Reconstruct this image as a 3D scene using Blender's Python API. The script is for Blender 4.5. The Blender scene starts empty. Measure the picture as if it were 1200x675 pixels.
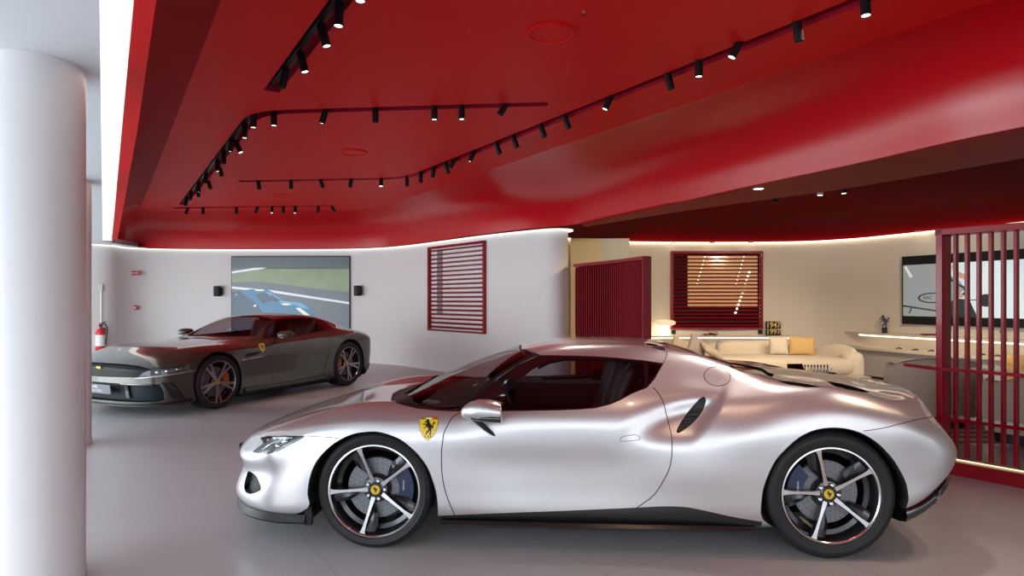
import bpy, bmesh, math, random
import numpy as np
from mathutils import Vector, Matrix
from mathutils.bvhtree import BVHTree
from mathutils.geometry import tessellate_polygon
random.seed(7)
SC = bpy.context.scene
COL = SC.collection
PI = math.pi
# ------------------------------------------------------------------ survey of the room: focal length (px), horizon row, eye height
FPX, YH, EYE = 780.0, 352.0, 1.453
def W(px, py, Z):
    return Vector(((px-600)*Z/FPX, Z, EYE-(py-YH)*Z/FPX))
def WH(px, py, z):
    Z = (EYE-z)*FPX/(py-YH)
    return W(px, py, Z)
def V2(p): return Vector((p[0], p[1]))

# ------------------------------------------------------------------ materials
def mat(name, col, rough=.5, metal=0., coat=0., emit=None, estr=1., noise=0., nscale=8., spec=.5, bump=0., sheen=0., bscale=60, coatr=.04):
    m = bpy.data.materials.new(name); m.use_nodes = True
    nt = m.node_tree; b = nt.nodes['Principled BSDF']
    b.inputs['Base Color'].default_value = (*col, 1)
    b.inputs['Roughness'].default_value = rough
    b.inputs['Metallic'].default_value = metal
    b.inputs['Coat Weight'].default_value = coat
    b.inputs['Coat Roughness'].default_value = coatr
    b.inputs['Specular IOR Level'].default_value = spec
    if sheen: b.inputs['Sheen Weight'].default_value = sheen
    if emit:
        b.inputs['Emission Color'].default_value = (*emit, 1)
        b.inputs['Emission Strength'].default_value = estr
    tc = nt.nodes.new('ShaderNodeTexCoord')
    nz = nt.nodes.new('ShaderNodeTexNoise'); nz.inputs['Scale'].default_value = nscale
    nt.links.new(tc.outputs['Object'], nz.inputs['Vector'])
    mx = nt.nodes.new('ShaderNodeMix'); mx.data_type = 'RGBA'
    k = noise if noise else .03
    mx.inputs['A'].default_value = (*[c*(1-k) for c in col], 1)
    mx.inputs['B'].default_value = (*[min(1, c*(1+k)) for c in col], 1)
    nt.links.new(nz.outputs['Fac'], mx.inputs['Factor'])
    nt.links.new(mx.outputs['Result'], b.inputs['Base Color'])
    if bump:
        n2 = nt.nodes.new('ShaderNodeTexNoise'); n2.inputs['Scale'].default_value = bscale
        nt.links.new(tc.outputs['Object'], n2.inputs['Vector'])
        bp = nt.nodes.new('ShaderNodeBump'); bp.inputs['Strength'].default_value = bump; bp.inputs['Distance'].default_value = .01
        nt.links.new(n2.outputs['Fac'], bp.inputs['Height']); nt.links.new(bp.outputs['Normal'], b.inputs['Normal'])
    return m
def glow(name, col, s):
    m = bpy.data.materials.new(name); m.use_nodes = True
    nt = m.node_tree; nt.nodes.clear()
    e = nt.nodes.new('ShaderNodeEmission'); o = nt.nodes.new('ShaderNodeOutputMaterial')
    e.inputs['Color'].default_value = (*col, 1); e.inputs['Strength'].default_value = s
    nt.links.new(e.outputs[0], o.inputs[0]); return m
def glass(name, tint, refl=1., ior=1.5):
    m = bpy.data.materials.new(name); m.use_nodes = True
    nt = m.node_tree; nt.nodes.clear()
    t = nt.nodes.new('ShaderNodeBsdfTransparent'); t.inputs['Color'].default_value = (*tint, 1)
    g = nt.nodes.new('ShaderNodeBsdfGlossy'); g.inputs['Roughness'].default_value = .02
    g.inputs['Color'].default_value = (refl, refl, refl, 1)
    f = nt.nodes.new('ShaderNodeFresnel'); f.inputs['IOR'].default_value = ior
    x = nt.nodes.new('ShaderNodeMixShader'); o = nt.nodes.new('ShaderNodeOutputMaterial')
    gm = nt.nodes.new('ShaderNodeNewGeometry'); mu = nt.nodes.new('ShaderNodeMath'); mu.operation = 'SUBTRACT'; mu.use_clamp = True
    nt.links.new(f.outputs[0], mu.inputs[0]); nt.links.new(gm.outputs['Backfacing'], mu.inputs[1])
    nt.links.new(mu.outputs[0], x.inputs[0]); nt.links.new(t.outputs[0], x.inputs[1]); nt.links.new(g.outputs[0], x.inputs[2])
    nt.links.new(x.outputs[0], o.inputs[0]); return m

M = {}
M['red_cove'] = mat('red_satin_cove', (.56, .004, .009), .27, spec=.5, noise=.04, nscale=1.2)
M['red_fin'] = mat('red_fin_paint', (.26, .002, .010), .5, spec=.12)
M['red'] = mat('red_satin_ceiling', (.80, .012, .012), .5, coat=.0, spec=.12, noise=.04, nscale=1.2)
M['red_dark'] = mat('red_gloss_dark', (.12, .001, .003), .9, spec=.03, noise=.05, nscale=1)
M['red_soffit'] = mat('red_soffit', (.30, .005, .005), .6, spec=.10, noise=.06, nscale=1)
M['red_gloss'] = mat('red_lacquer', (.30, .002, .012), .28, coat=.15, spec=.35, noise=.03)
M['red_slot'] = mat('red_slot', (.34, .003, .02), .35)
M['white_wall'] = mat('white_wall_paint', (.80, .79, .77), .6, noise=.015, nscale=2)
M['cream_wall'] = mat('cream_wall_paint', (.74, .67, .58), .6, noise=.02, nscale=2)
M['white_ceil'] = mat('white_ceiling_paint', (.84, .87, .90), .6, noise=.01)
M['column'] = mat('white_column_plaster', (.78, .775, .78), .32, noise=.01)
M['black'] = mat('matt_black', (.010, .010, .011), .45, spec=.25)
M['black_flat'] = mat('flat_black', (.008, .007, .008), .5, spec=.1)  # low-sheen black of the window back panels
M['black_gloss'] = mat('gloss_black', (.006, .006, .007), .08, coat=1.)
M['carbon'] = mat('carbon_fibre', (.014, .014, .016), .25, coat=.35, noise=.3, nscale=200)
M['rubber'] = mat('tyre_rubber', (.010, .0105, .012), .6, noise=.2, nscale=30, bump=.1, bscale=150)
M['well'] = mat('wheel_well_black', (.004, .004, .004), .9)
M['silver'] = mat('silver_car_paint', (.62, .61, .62), .34, metal=.72, coat=1., noise=.01, nscale=3, coatr=.05)
M['dkpaint'] = mat('dark_grey_green_car_paint', (.085, .083, .066), .25, metal=.6, coat=1., noise=.02, coatr=.02)
M['alu'] = mat('machined_aluminium', (.74, .74, .76), .22, metal=1.)
M['rim_dark'] = mat('dark_wheel_paint', (.035, .036, .040), .25, metal=.6, coat=.6)
M['rim_grey'] = mat('grey_wheel_paint', (.36, .33, .33), .3, metal=.85)
M['caliper_blue'] = mat('blue_brake_caliper', (.003, .018, .075), .3, coat=.5)
M['caliper_orange'] = mat('orange_brake_caliper', (.55, .12, .01), .35)
M['yellow'] = mat('yellow_enamel', (.85, .58, .02), .3, coat=.5)
M['chrome'] = mat('chrome', (.8, .8, .8), .08, metal=1.)
M['leather'] = mat('dark_leather', (.020, .018, .022), .5, bump=.1)
M['leather_red'] = mat('dark_red_leather', (.028, .006, .008), .45)
M['piping'] = mat('light_piping', (.45, .43, .42), .5)
M['seam'] = mat('panel_gap_black', (.01, .01, .012), .7)
M['cream'] = mat('cream_boucle_fabric', (.66, .57, .46), .9, bump=.5, bscale=120, sheen=.3, noise=.06, nscale=40)
M['beige'] = mat('beige_fabric', (.50, .40, .31), .85, bump=.4, bscale=90, noise=.05, nscale=30)
M['greyfab'] = mat('taupe_fabric', (.36, .30, .27), .9, bump=.3, bscale=90)
M['mustard'] = mat('mustard_fabric', (.62, .40, .16), .85, bump=.3, bscale=90, noise=.06, nscale=20)
M['shelf'] = mat('cream_lacquer_shelf', (.70, .62, .53), .35)
M['greyshelf'] = mat('grey_lacquer_cabinet', (.45, .42, .42), .5)
M['glass_dark'] = glass('dark_tinted_car_glass', (.50, .47, .50), .7)
M['glass_ws'] = glass('windscreen_glass', (.58, .58, .58), .7)
M['glass_black'] = mat('black_privacy_glass', (.010, .004, .006), .04, coat=1.)
M['lens'] = glass('headlight_lens', (.85, .9, .92), 1.)
M['led'] = glow('warm_led_strip', (1., .80, .55), 4.)
M['led_thin'] = glow('thin_warm_led', (1., .82, .45), 1.6)
M['led_white'] = glow('neutral_led_cove', (1., .95, .86), 1.6)
M['spot_face'] = glow('spot_lamp_face', (1., .93, .8), 8.)
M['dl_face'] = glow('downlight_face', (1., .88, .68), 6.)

# ------------------------------------------------------------------ mesh building
class MB:
    def __init__(s): s.v = []; s.f = []; s.m = []; s.cur = 0
    def add(s, vs, fs):
        o = len(s.v); s.v += [tuple(v) for v in vs]
        for f in fs: s.f.append([i+o for i in f]); s.m.append(s.cur)
        return s
    def box(s, c, d, rz=0., M4=None):
        x, y, z = d[0]/2, d[1]/2, d[2]/2
        vs = [Vector((a*x, b*y, e*z)) for a in (-1, 1) for b in (-1, 1) for e in (-1, 1)]
        R = Matrix.Rotation(rz, 3, 'Z') if M4 is None else M4
        vs = [R @ v + Vector(c) for v in vs]
        return s.add(vs, [(0,1,3,2),(4,6,7,5),(0,4,5,1),(2,3,7,6),(0,2,6,4),(1,5,7,3)])
    def bar(s, a, b, w, h, up=(0,0,1)):
        a = Vector(a); b = Vector(b); t = (b-a).normalized(); u = Vector(up)
        sd = t.cross(u).normalized(); u = sd.cross(t).normalized()
        vs = []
        for p in (a, b):
            for i, j in ((-1,-1),(1,-1),(1,1),(-1,1)): vs.append(p+sd*i*w/2+u*j*h/2)
        return s.add(vs, [(3,2,1,0),(4,5,6,7),(0,1,5,4),(1,2,6,5),(2,3,7,6),(3,0,4,7)])
    def tube(s, pts, r, n=12, closed=False, cap=True):
        pts = [Vector(p) for p in pts]; N = len(pts)
        rs = r if isinstance(r, (list, tuple)) else [r]*N
        ring = []; up = None
        for i, p in enumerate(pts):
            if closed: t = pts[(i+1) % N]-pts[i-1]
            else: t = pts[min(i+1, N-1)]-pts[max(i-1, 0)]
            t.normalize()
            if up is None:
                up = Vector((0,0,1)) if abs(t.z) < .9 else Vector((1,0,0))
            sd = t.cross(up).normalized(); up = sd.cross(t).normalized()
            ring.append([p+sd*math.cos(2*PI*k/n)*rs[i]+up*math.sin(2*PI*k/n)*rs[i] for k in range(n)])
        vs = [v for r_ in ring for v in r_]; fs = []
        for i in range(N if closed else N-1):
            j = (i+1) % N
            for k in range(n):
                fs.append((i*n+k, i*n+(k+1) % n, j*n+(k+1) % n, j*n+k))
        if cap and not closed:
            fs.append(tuple(range(n-1, -1, -1))); fs.append(tuple((N-1)*n+k for k in range(n)))
        return s.add(vs, fs)
    def lathe(s, prof, n=48, o=(0,0,0), axis='z', cap=False):
        o = Vector(o); vs = []; fs = []
        for r, h in prof:
            for k in range(n):
                a = 2*PI*k/n
                if axis == 'z': vs.append(o+Vector((r*math.cos(a), r*math.sin(a), h)))
                else: vs.append(o+Vector((r*math.cos(a), h, r*math.sin(a))))
        N = len(prof)
        for i in range(N-1):
            for k in range(n):
                q = (i*n+k, i*n+(k+1) % n, (i+1)*n+(k+1) % n, (i+1)*n+k)
                fs.append(q if axis == 'z' else q[::-1])
        if cap:
            fs.append(tuple(range(n))[::-1]); fs.append(tuple((N-1)*n+k for k in range(n)))
        return s.add(vs, fs)
    def prism(s, poly, z0, z1):
        """poly: plan polygon; extruded in z"""
        n = len(poly); vs = [(p[0], p[1], z0) for p in poly]+[(p[0], p[1], z1) for p in poly]
        tris = tessellate_polygon([[Vector((p[0], p[1], 0)) for p in poly]])
        fs = [t[::-1] for t in tris]+[tuple(i+n for i in t) for t in tris]
        fs += [(i, (i+1) % n, (i+1) % n+n, i+n) for i in range(n)]
        return s.add(vs, fs)
    def plate(s, pts3, nrm, th):
        """flat 3-D polygon given a thickness along nrm"""
        pts = [Vector(p) for p in pts3]; n = len(pts); d = Vector(nrm).normalized()*th
        vs = pts+[p+d for p in pts]
        tris = tessellate_polygon([pts])
        fs = [tuple(t) for t in tris]+[tuple(i+n for i in t)[::-1] for t in tris]
        fs += [(i, (i+1) % n, (i+1) % n+n, i+n) for i in range(n)]
        return s.add(vs, fs)
    def grid(s, rows, closed_u=False):
        nu = len(rows); nv = len(rows[0]); vs = [p for r in rows for p in r]; fs = []
        for i in range(nu-1):
            for j in range(nv-1 if not closed_u else nv):
                k = (j+1) % nv
                fs.append((i*nv+j, i*nv+k, (i+1)*nv+k, (i+1)*nv+j))
        return s.add(vs, fs)
    def build(s, name, mats, parent=None, smooth=None, bevel=0., sub=0, fix=True, seg=2):
        me = bpy.data.meshes.new(name); me.from_pydata(s.v, [], s.f); me.validate()
        if not isinstance(mats, (list, tuple)): mats = [mats]
        for m in mats: me.materials.append(m)
        if len(mats) > 1 and len(me.polygons) == len(s.m):
            me.polygons.foreach_set('material_index', s.m)
        if fix:
            bm = bmesh.new(); bm.from_mesh(me); bmesh.ops.recalc_face_normals(bm, faces=bm.faces); bm.to_mesh(me); bm.free()
        o = bpy.data.objects.new(name, me); COL.objects.link(o)
        if parent: o.parent = parent
        if smooth is not None:
            me.shade_smooth()
            if smooth < 180: me.set_sharp_from_angle(angle=math.radians(smooth))
        if bevel:
            b = o.modifiers.new('bevel', 'BEVEL'); b.width = bevel; b.segments = seg; b.limit_method = 'ANGLE'; b.angle_limit = math.radians(40)
        if sub:
            q = o.modifiers.new('sub', 'SUBSURF'); q.levels = sub; q.render_levels = sub
        return o

def tag(o, label=None, cat=None, group=None, kind=None):
    if label: o['label'] = label
    if cat: o['category'] = cat
    if group: o['group'] = group
    if kind: o['kind'] = kind
    return o
def empty(name, loc=(0,0,0), rz=0., label=None, cat=None, group=None):
    o = bpy.data.objects.new(name, None); COL.objects.link(o)
    o.location = loc; o.rotation_euler = (0, 0, rz); o.empty_display_size = .2
    return tag(o, label, cat, group)
def struct(o, label=None, cat=None):
    return tag(o, label, cat, kind='structure')
def dup(o, loc=None, rot=None, label=None, parent=None):
    c = o.copy(); COL.objects.link(c)
    if parent: c.parent = parent
    if loc is not None: c.location = loc
    if rot is not None: c.rotation_euler = rot
    if label: c['label'] = label
    for ch in [x for x in bpy.data.objects if x.parent == o]:
        d = dup(ch, parent=c)
    return c
def catmull(pts, n, closed=False):
    pts = [Vector(p) for p in pts]; out = []; N = len(pts)
    for i in range(N if closed else N-1):
        p0 = pts[i-1] if (closed or i > 0) else pts[0]*2-pts[1]
        p1 = pts[i]; p2 = pts[(i+1) % N]
        p3 = pts[(i+2) % N] if (closed or i+2 < N) else pts[-1]*2-pts[-2]
        for k in range(n):
            t = k/n
            out.append(.5*((2*p1)+(p2-p0)*t+(2*p0-5*p1+4*p2-p3)*t*t+(3*p1-p0-3*p2+p3)*t**3))
    if not closed: out.append(pts[-1])
    return out
HORSE = [(.36,.98),(.30,.93),(.22,.86),(.15,.80),(.17,.75),(.24,.76),(.30,.79),(.31,.72),(.28,.66),(.18,.68),(.08,.73),(.01,.66),(.04,.62),(.09,.66),(.18,.61),(.28,.58),(.22,.50),(.12,.47),(.12,.39),(.17,.40),(.19,.44),(.30,.49),(.38,.49),(.46,.41),(.47,.34),(.42,.27),(.32,.21),(.29,.12),(.23,.06),(.34,.05),(.38,.13),(.48,.19),(.58,.29),(.60,.22),(.56,.12),(.57,.01),(.68,.01),(.65,.10),(.68,.24),(.69,.36),(.71,.46),(.77,.40),(.84,.46),(.83,.58),(.87,.68),(.96,.72),(.91,.82),(.82,.78),(.77,.67),(.75,.55),(.70,.59),(.66,.66),(.56,.72),(.50,.80),(.48,.90),(.42,.96)]
# ================================================================== ROOM
ZL, ZF = 2.66, 3.35          # lip / perimeter ceiling height, raised red ceiling height
def bake_pairs(lip, seam, n=8):
    a = catmull([Vector((p.x, p.y, 0)) for p in lip], n); b = catmull([Vector((p.x, p.y, 0)) for p in seam], n)
    return a, b
A0, B0 = WH(157, 0, ZL), WH(259, 0, ZF)
dn = (A0-WH(131, 280, ZL)); dn.z = 0; dn.normalize()         # towards the camera, along the shop front
dn3 = dn.copy()
FAC = math.atan2(dn.y, dn.x)
R1 = WH(1200, 148, ZL); S1 = WH(1165, 0, ZF)
lip = [A0+dn*6, A0+dn*2, A0, WH(143, 150, ZL), WH(134, 250, ZL), WH(131, 278, ZL), WH(134, 285, ZL), WH(150, 289, ZL), WH(200, 291, ZL),
       WH(300, 291.5, ZL), WH(400, 291, ZL), WH(445, 289.5, ZL), WH(480, 286.5, ZL), WH(520, 280.5, ZL), WH(560, 275, ZL), WH(620, 268, ZL),
       WH(680, 262, ZL), WH(800, 236, ZL), WH(1000, 192, ZL), R1, R1+dn*2.5, R1+dn*8]
seam = [B0+dn*6, B0+dn*2, B0, WH(212, 123, ZF), WH(175, 218, ZF), WH(166, 240, ZF), WH(166, 243.5, ZF), WH(172, 246, ZF), WH(215, 247, ZF),
        WH(300, 247, ZF), WH(400, 246, ZF), WH(438, 244, ZF), WH(465, 237, ZF), WH(500, 225, ZF), WH(540, 211, ZF), WH(590, 194, ZF),
        WH(660, 170, ZF), WH(800, 123, ZF), WH(960, 69, ZF), S1, S1+dn*2.5, S1+dn*8]
la, sa = bake_pairs(lip, seam, 6)
PROF = [(q.x, q.y) for q in catmull([Vector(c+(0,)) for c in ((0,0),(.025,.18),(.06,.36),(.12,.53),(.22,.68),(.36,.81),(.55,.91),(.78,.975),(1,1))], 3)]
rows = []
for a, b in zip(la, sa):
    r = [Vector((a.x, a.y, ZL))]
    for h, v in PROF[1:]:
        p = a.lerp(b, h); r.append(Vector((p.x, p.y, ZL+(ZF-ZL)*v)))
    rows.append(r)
_cv = MB().grid(rows)
_npf = len(rows[0])-1
_cv.m = [1 if k//_npf < 30 else 0 for k in range(len(_cv.f))]  # left faces: darker, duller copy of the same red paints in their shade
struct(_cv.build('ceiling_cove', [M['red_cove'], mat('red_cove_shaded', (.42, .004, .008), .6, spec=.08)], smooth=180), 'red curved cove wrapping round the raised red ceiling', 'ceiling')
# raised flat ceiling with recessed lighting slots
flat = MB().prism([(p.x, p.y) for p in sa], ZF, ZF+.16).build('ceiling', [M['red'], M['red_slot']])
struct(flat, 'flat raised red ceiling with recessed track lighting slots', 'ceiling')
def slot_path(pts): return [Vector((p.x, p.y, 0)) for p in pts]
TRA = slot_path([WH(318, 107, ZF)+Vector((0,0,0)), WH(400, 0, ZF), WH(400, 0, ZF)+dn*3])
c1, c2, c3 = WH(214, 240, ZF), WH(300, 132, ZF), WH(642, 122, ZF)
def rounded(a, b, c, r, n=6):
    u = (a-b).normalized(); v = (c-b).normalized()
    return [a]+[ (b+u*r)*(1-t)**2 + b*2*t*(1-t) + (b+v*r)*t*t for t in [i/n for i in range(n+1)]]+[c]
TRB = slot_path(rounded(c1, c2, c3, .35))
TRC = slot_path(rounded(WH(280, 212.5, ZF), WH(478, 209, ZF), WH(1010, 0, ZF), .5)+[WH(1010, 0, ZF)+dn*3])
TRD = slot_path([WH(212, 246, ZF)+Vector((0,-.3,0)), WH(392, 242, ZF)+Vector((0,-.1,0))])
def ribbon(path, w):
    L = []; Rr = []
    for i, p in enumerate(path):
        t = (path[min(i+1, len(path)-1)]-path[max(i-1, 0)]); t.z = 0; t.normalize(); s = Vector((-t.y, t.x, 0))
        L.append(p+s*w/2); Rr.append(p-s*w/2)
    return L+Rr[::-1]
for k, tr in enumerate((TRA, TRB, TRC, TRD)):
    cut = MB().prism([(p.x, p.y) for p in ribbon(tr, .135)], ZF-.05, ZF+.09).build('cutter', M['red_slot'])
    m = flat.modifiers.new('slot', 'BOOLEAN'); m.object = cut; m.operation = 'DIFFERENCE'; m.solver = 'EXACT'
    bpy.context.view_layer.update()
    dg = bpy.context.evaluated_depsgraph_get()
    me = bpy.data.meshes.new_from_object(flat.evaluated_get(dg))
    flat.modifiers.clear(); flat.data = me
    bpy.data.objects.remove(cut)
# black power tracks lying in the slots
for k, tr in enumerate((TRA, TRB, TRC, TRD)):
    mb = MB(); pts = [Vector((p.x, p.y, ZF+.075)) for p in tr]
    poly = ribbon(pts, .036)
    mb.prism([(p.x, p.y) for p in poly], ZF+.045, ZF+.089)
    o = mb.build('lighting_track', M['black'])
    tag(o, ['black lighting track in the ceiling slot nearest the camera at upper left', 'black lighting track in the L-shaped ceiling slot at left',
            'black lighting track in the long diagonal ceiling slot at right', 'black lighting track in the rearmost ceiling slot over the dark car'][k], 'lighting track')
# spot heads: (px, py of lit end, lit?, tilt px)
def spot_on(px, py, tilt, lit, L, label, group, r=.031):
    top = WH(px, py, ZF); top.z = ZF+.05
    root = empty('track_spotlight', top, 0, label, 'spotlight', group)
    d = Vector((tilt[0], tilt[1], -1)).normalized()
    R = d.to_track_quat('-Z', 'Y').to_matrix()
    mb = MB(); mb.lathe([(.006, .0), (.012, -.002), (.012, -.03), (.006, -.032)], 12, cap=True)
    mb.build('mount_stem', M['black'], root, smooth=40)
    prof = [(.001, -.015), (r*.9, -.015), (r, -.022), (r, -.015-L), (r*.86, -.015-L), (r*.80, -.03-L+.03)]
    o = MB().lathe(prof, 20).build('lamp_body', M['black'], root, smooth=35)
    o.rotation_mode = 'QUATERNION'; q = R.to_quaternion(); o.rotation_quaternion = q
    f = MB().lathe([(.0005, -.008-L), (r*.84, -.008-L)], 20).build('lamp_face', M['spot_face'] if lit else M['black'], root)
    f.rotation_mode = 'QUATERNION'; f.rotation_quaternion = q
    return top, d
# track A (px, py, tiltx, tilty, lit)
SPA = [(423,-22,.0,-.1,1),(398,9,-.02,-.1,1),(375,34,.28,.0,1),(351,66,.25,.0,1),(336,85,-.22,-.0,0)]
SPB = [(297,135,-.0,0,1),(287,148,-.02,0,1),(272,165,-.12,0,1),(275,168,.45,0,1),(262,180,.02,0,0),(255,190,.0,0,1),(256,196,.25,.1,0),(242,205,-.1,0,1),(243,212,.25,.1,0),
       (233,216,0,0,1),(231,222,.15,0,0),(224,226,-.1,0,1),(219,233,-.15,0,1),(321,132.5,0,0,1),(383,130.5,-.30,0,1),(440,128,0,0,0),(509,125,0,0,1),(541,124.5,0,0,1),(597,122,-.6,-.1,0)]
SPC = [(302,212.5,.15,.0,0),(341,211.7,0,0,0),(374,211,.35,0,0),(412,210.3,-.15,0,1),(447,209.5,0,-.2,1),(477,208.5,0,0,0),(493,204,0,0,0),(509,197.5,-.15,0,0),(521,193,.28,.1,0),(535,188,-.6,0,1),
       (557,179,-.45,0,1),(580,169,.35,0,0),(600,161,.35,0,0),(632,148,.35,0,0),(660,137,.35,0,0),(718,114,-.45,0,1),(781,87,.22,0,0),(819,71,0,0,1),(870,50,-.5,0,1),(932,26,.15,0,0),(1013,-4,0,-.1,1)]
SPD = [(221,244,-.35,0,0),(238,243.5,0,0,0),(277,243,0,0,0),(303,243,-.4,0,0),(319,242.5,0,-.1,1),(332,242.5,0,0,0),(346,242.5,0,-.1,1),(373,242,0,0,0),(388,242,.4,0,0)]
ORD = ['first','second','third','fourth','fifth','sixth','seventh','eighth','ninth','tenth','eleventh','twelfth','thirteenth','fourteenth','fifteenth','sixteenth','seventeenth','eighteenth','nineteenth','twentieth','twenty-first']
for tr, name, grp in ((SPA,'the upper left ceiling slot','spotlights on the upper left track'),(SPB,'the L-shaped ceiling slot','spotlights on the L-shaped track'),
                 (SPC,'the long diagonal ceiling slot','spotlights on the long diagonal track'),(SPD,'the rearmost ceiling slot','spotlights on the rear track')):
    srt = sorted(range(len(tr)), key=lambda i: tr[i][0])
    for rank, i in enumerate(srt):
        s = tr[i]
        spot_on(s[0], s[1], (s[2], s[3]), s[4], .165, '%s black cylinder spotlight, %s from the left in %s' % ('lit' if s[4] else 'unlit', ORD[rank], name), grp)
# flush ceiling speakers
for (px, py, r, lab) in ((646, 38, .17, 'round red flush ceiling speaker between the two main light slots'), (415, 178, .17, 'round red flush ceiling speaker between the L-shaped slot and the one behind'), (331, 229, .17, 'round red flush ceiling speaker farthest back above the wall screen')):
    p = WH(px, py, ZF)
    root = empty('ceiling_speaker', (p.x, p.y, ZF), 0, lab, 'ceiling speaker')
    MB().lathe([(r, .0), (r, -.012), (r-.012, -.016), (r-.014, -.006)], 48).build('trim_ring', M['red'], root, smooth=40)
    MB().lathe([(.001, -.007), (r-.014, -.007)], 48).build('grille', M['red'], root)
p = WH(684, 13.5, ZF)
tag(MB().lathe([(.001,-.02),(.012,-.02),(.014,0)], 12, o=(p.x, p.y, ZF)).build('sprinkler_head', M['chrome'], smooth=40), 'tiny metal sprinkler in the red ceiling above the silver car', 'sprinkler')
# red flange under the left lip, then the glowing cove slot, then the white ceiling
o0, o1 = WH(122, 0, ZL), WH(120.5, 283, ZL)
LA = [A0+dn*6, A0, WH(131, 280, ZL)]
struct(MB().prism([(p.x, p.y) for p in [A0+dn*6, A0, WH(143,150,ZL), WH(134,250,ZL), WH(131, 280, ZL)]]+[(p.x, p.y) for p in [WH(131,280,ZL)+Vector((.09,.03,0)), WH(134,250,ZL)+Vector((.09,.03,0)), WH(143,150,ZL)+Vector((.09,.03,0)), A0+Vector((.07,.03,0)), A0+dn*6+Vector((.07,.03,0))]], ZL-.012, ZL+.0).build('trim_1', M['red']), 'narrow red edge of the ceiling tray at left', 'trim')
w0, w1 = o0+dn*6, o1
struct(MB().prism([(p.x, p.y) for p in [A0+dn*6, A0, WH(143,150,ZL), WH(134,250,ZL), WH(131, 280, ZL), WH(131.5,283,ZL), w1, w0]], ZL+.02, ZL+.04).build('trim_2', M['led_white']), 'bright light cove slot between the red and the white ceiling', 'light cove')
_q = [w1, WH(131,282,ZL), WH(134,285.2,ZL), WH(141,287.4,ZL), WH(150,289.1,ZL), WH(172,290.4,ZL), WH(200,291.1,ZL), WH(240,291.6,ZL)]
struct(MB().prism([(p.x, p.y) for p in _q]+[(-7, 17.4), (w1.x-.4, 17.4)], ZL+.021, ZL+.06).build('ceiling_corner', M['white_ceil']), 'white ceiling in the far left corner', 'ceiling')
struct(MB().prism([(w0.x, w0.y), (w1.x, w1.y), (w1.x-.3, 17.5), (-16, 17.5), (-16, -3.5), (w0.x, w0.y)], ZL, ZL+.1).build('ceiling_perimeter', M['white_ceil']), 'white ceiling along the shop front', 'ceiling')
# ---------------- right hand soffit and dark recess
sof_in = [WH(680,262,ZL), WH(800,236,ZL), WH(1000,192,ZL), R1, R1+dn*2.5, R1+dn*8]
sof_out = [WH(686,265.5,ZL), WH(800,247,ZL), WH(987,221.5,ZL), WH(1200,185,ZL), WH(1200,185,ZL)+dn*2.5, WH(1200,185,ZL)+dn*9]
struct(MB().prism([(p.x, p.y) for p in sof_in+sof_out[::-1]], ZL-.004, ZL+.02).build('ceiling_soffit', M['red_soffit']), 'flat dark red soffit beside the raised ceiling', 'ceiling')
# walls ---------------------------------------------------------------
wall_top = [WH(20,282,ZL), WH(96,285.5,ZL), WH(131,287.5,ZL), WH(150,290,ZL), WH(200,291.7,ZL), WH(300,292.3,ZL), WH(400,291.8,ZL), WH(445,290.4,ZL), WH(480,287.4,ZL), WH(520,282.2,ZL), WH(560,276.8,ZL), WH(600,272.2,ZL), WH(636,268.6,ZL)]
wt = catmull([Vector((p.x, p.y, 0)) for p in wall_top], 5)
def offs(path, d):
    out = []
    for i, p in enumerate(path):
        t = (path[min(i+1, len(path)-1)]-path[max(i-1, 0)]); t.z = 0; t.normalize()
        out.append(p+Vector((-t.y, t.x, 0))*d)
    return out
e = wt[-1]; t = (wt[-1]-wt[-3]).normalized(); nrm = Vector((-t.y, t.x, 0))
rn = .24
nose = [e+t*(rn*1.25*math.sin(a))+nrm*(rn-rn*math.cos(a)) for a in [PI*k/14 for k in range(1, 15)]]
back = offs(wt, .48)[::-1]
wp = wt+nose+back
struct(MB().prism([(p.x, p.y) for p in wp], 0, ZL-.004).build('wall_back', M['white_wall'], smooth=30), 'white curved back wall ending in a rounded nose', 'wall')
# light ledge around wall top
def strip(path, z, w, h, m, name, out=.0):
    a = offs(path, -out); b = offs(path, -(out+w))
    return MB().prism([(p.x, p.y) for p in a+b[::-1]], z, z+h).build(name, m)
ledge = wt+[e+t*((rn+.16)*1.1*math.sin(a))+nrm*(rn-(rn+.05)*math.cos(a)) for a in [PI*k/14 for k in range(0, 13)]]
struct(strip(wt[6:], ZL-.022, .045, .018, M['led_white'], 'trim_3'), 'glowing light line along the top of the back wall', 'light strip')
lp = [e+t*((rn*1.25+.10)*math.sin(a))+nrm*(rn-(rn+.06)*math.cos(a)) for a in [PI*k/16 for k in range(0, 15)]]
struct(MB().prism([(p.x, p.y) for p in lp], ZL-.028, ZL-.006).build('trim_4', M['led_white'], smooth=30), 'rounded glowing tip of the wall light line', 'light strip')
rt = [WH(640,277,ZL), WH(676,280,ZL), WH(710,282.5,ZL), WH(760,283.5,ZL), WH(850,284,ZL), WH(940,283,ZL), WH(1000,279.7,ZL), WH(1050,275,ZL), WH(1100,269.7,ZL), WH(1200,260,ZL), WH(1300,250,ZL), WH(1500,232,ZL)]
rw = catmull([Vector((p.x, p.y, 0)) for p in rt], 6)
struct(MB().prism([(p.x, p.y) for p in rw+offs(rw, .3)[::-1]], 0, ZL+.4).build('wall_right', M['cream_wall'], smooth=30), 'warm cream curved wall behind the lounge', 'wall')
struct(strip(rw, ZL-.02, .05, .018, M['led'], 'trim_5'), 'warm light line along the top of the lounge wall', 'light strip')
bl = la[7*6+3:17*6]
struct(MB().prism([(p.x, p.y) for p in bl]+[(2.2, 12.2), (1.4, 17.5), (bl[0].x-.1, 17.5)], ZL+.0, ZL+.02).build('ceiling_back', M['red_dark']), 'dark red ceiling edge above the back wall', 'ceiling')
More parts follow.
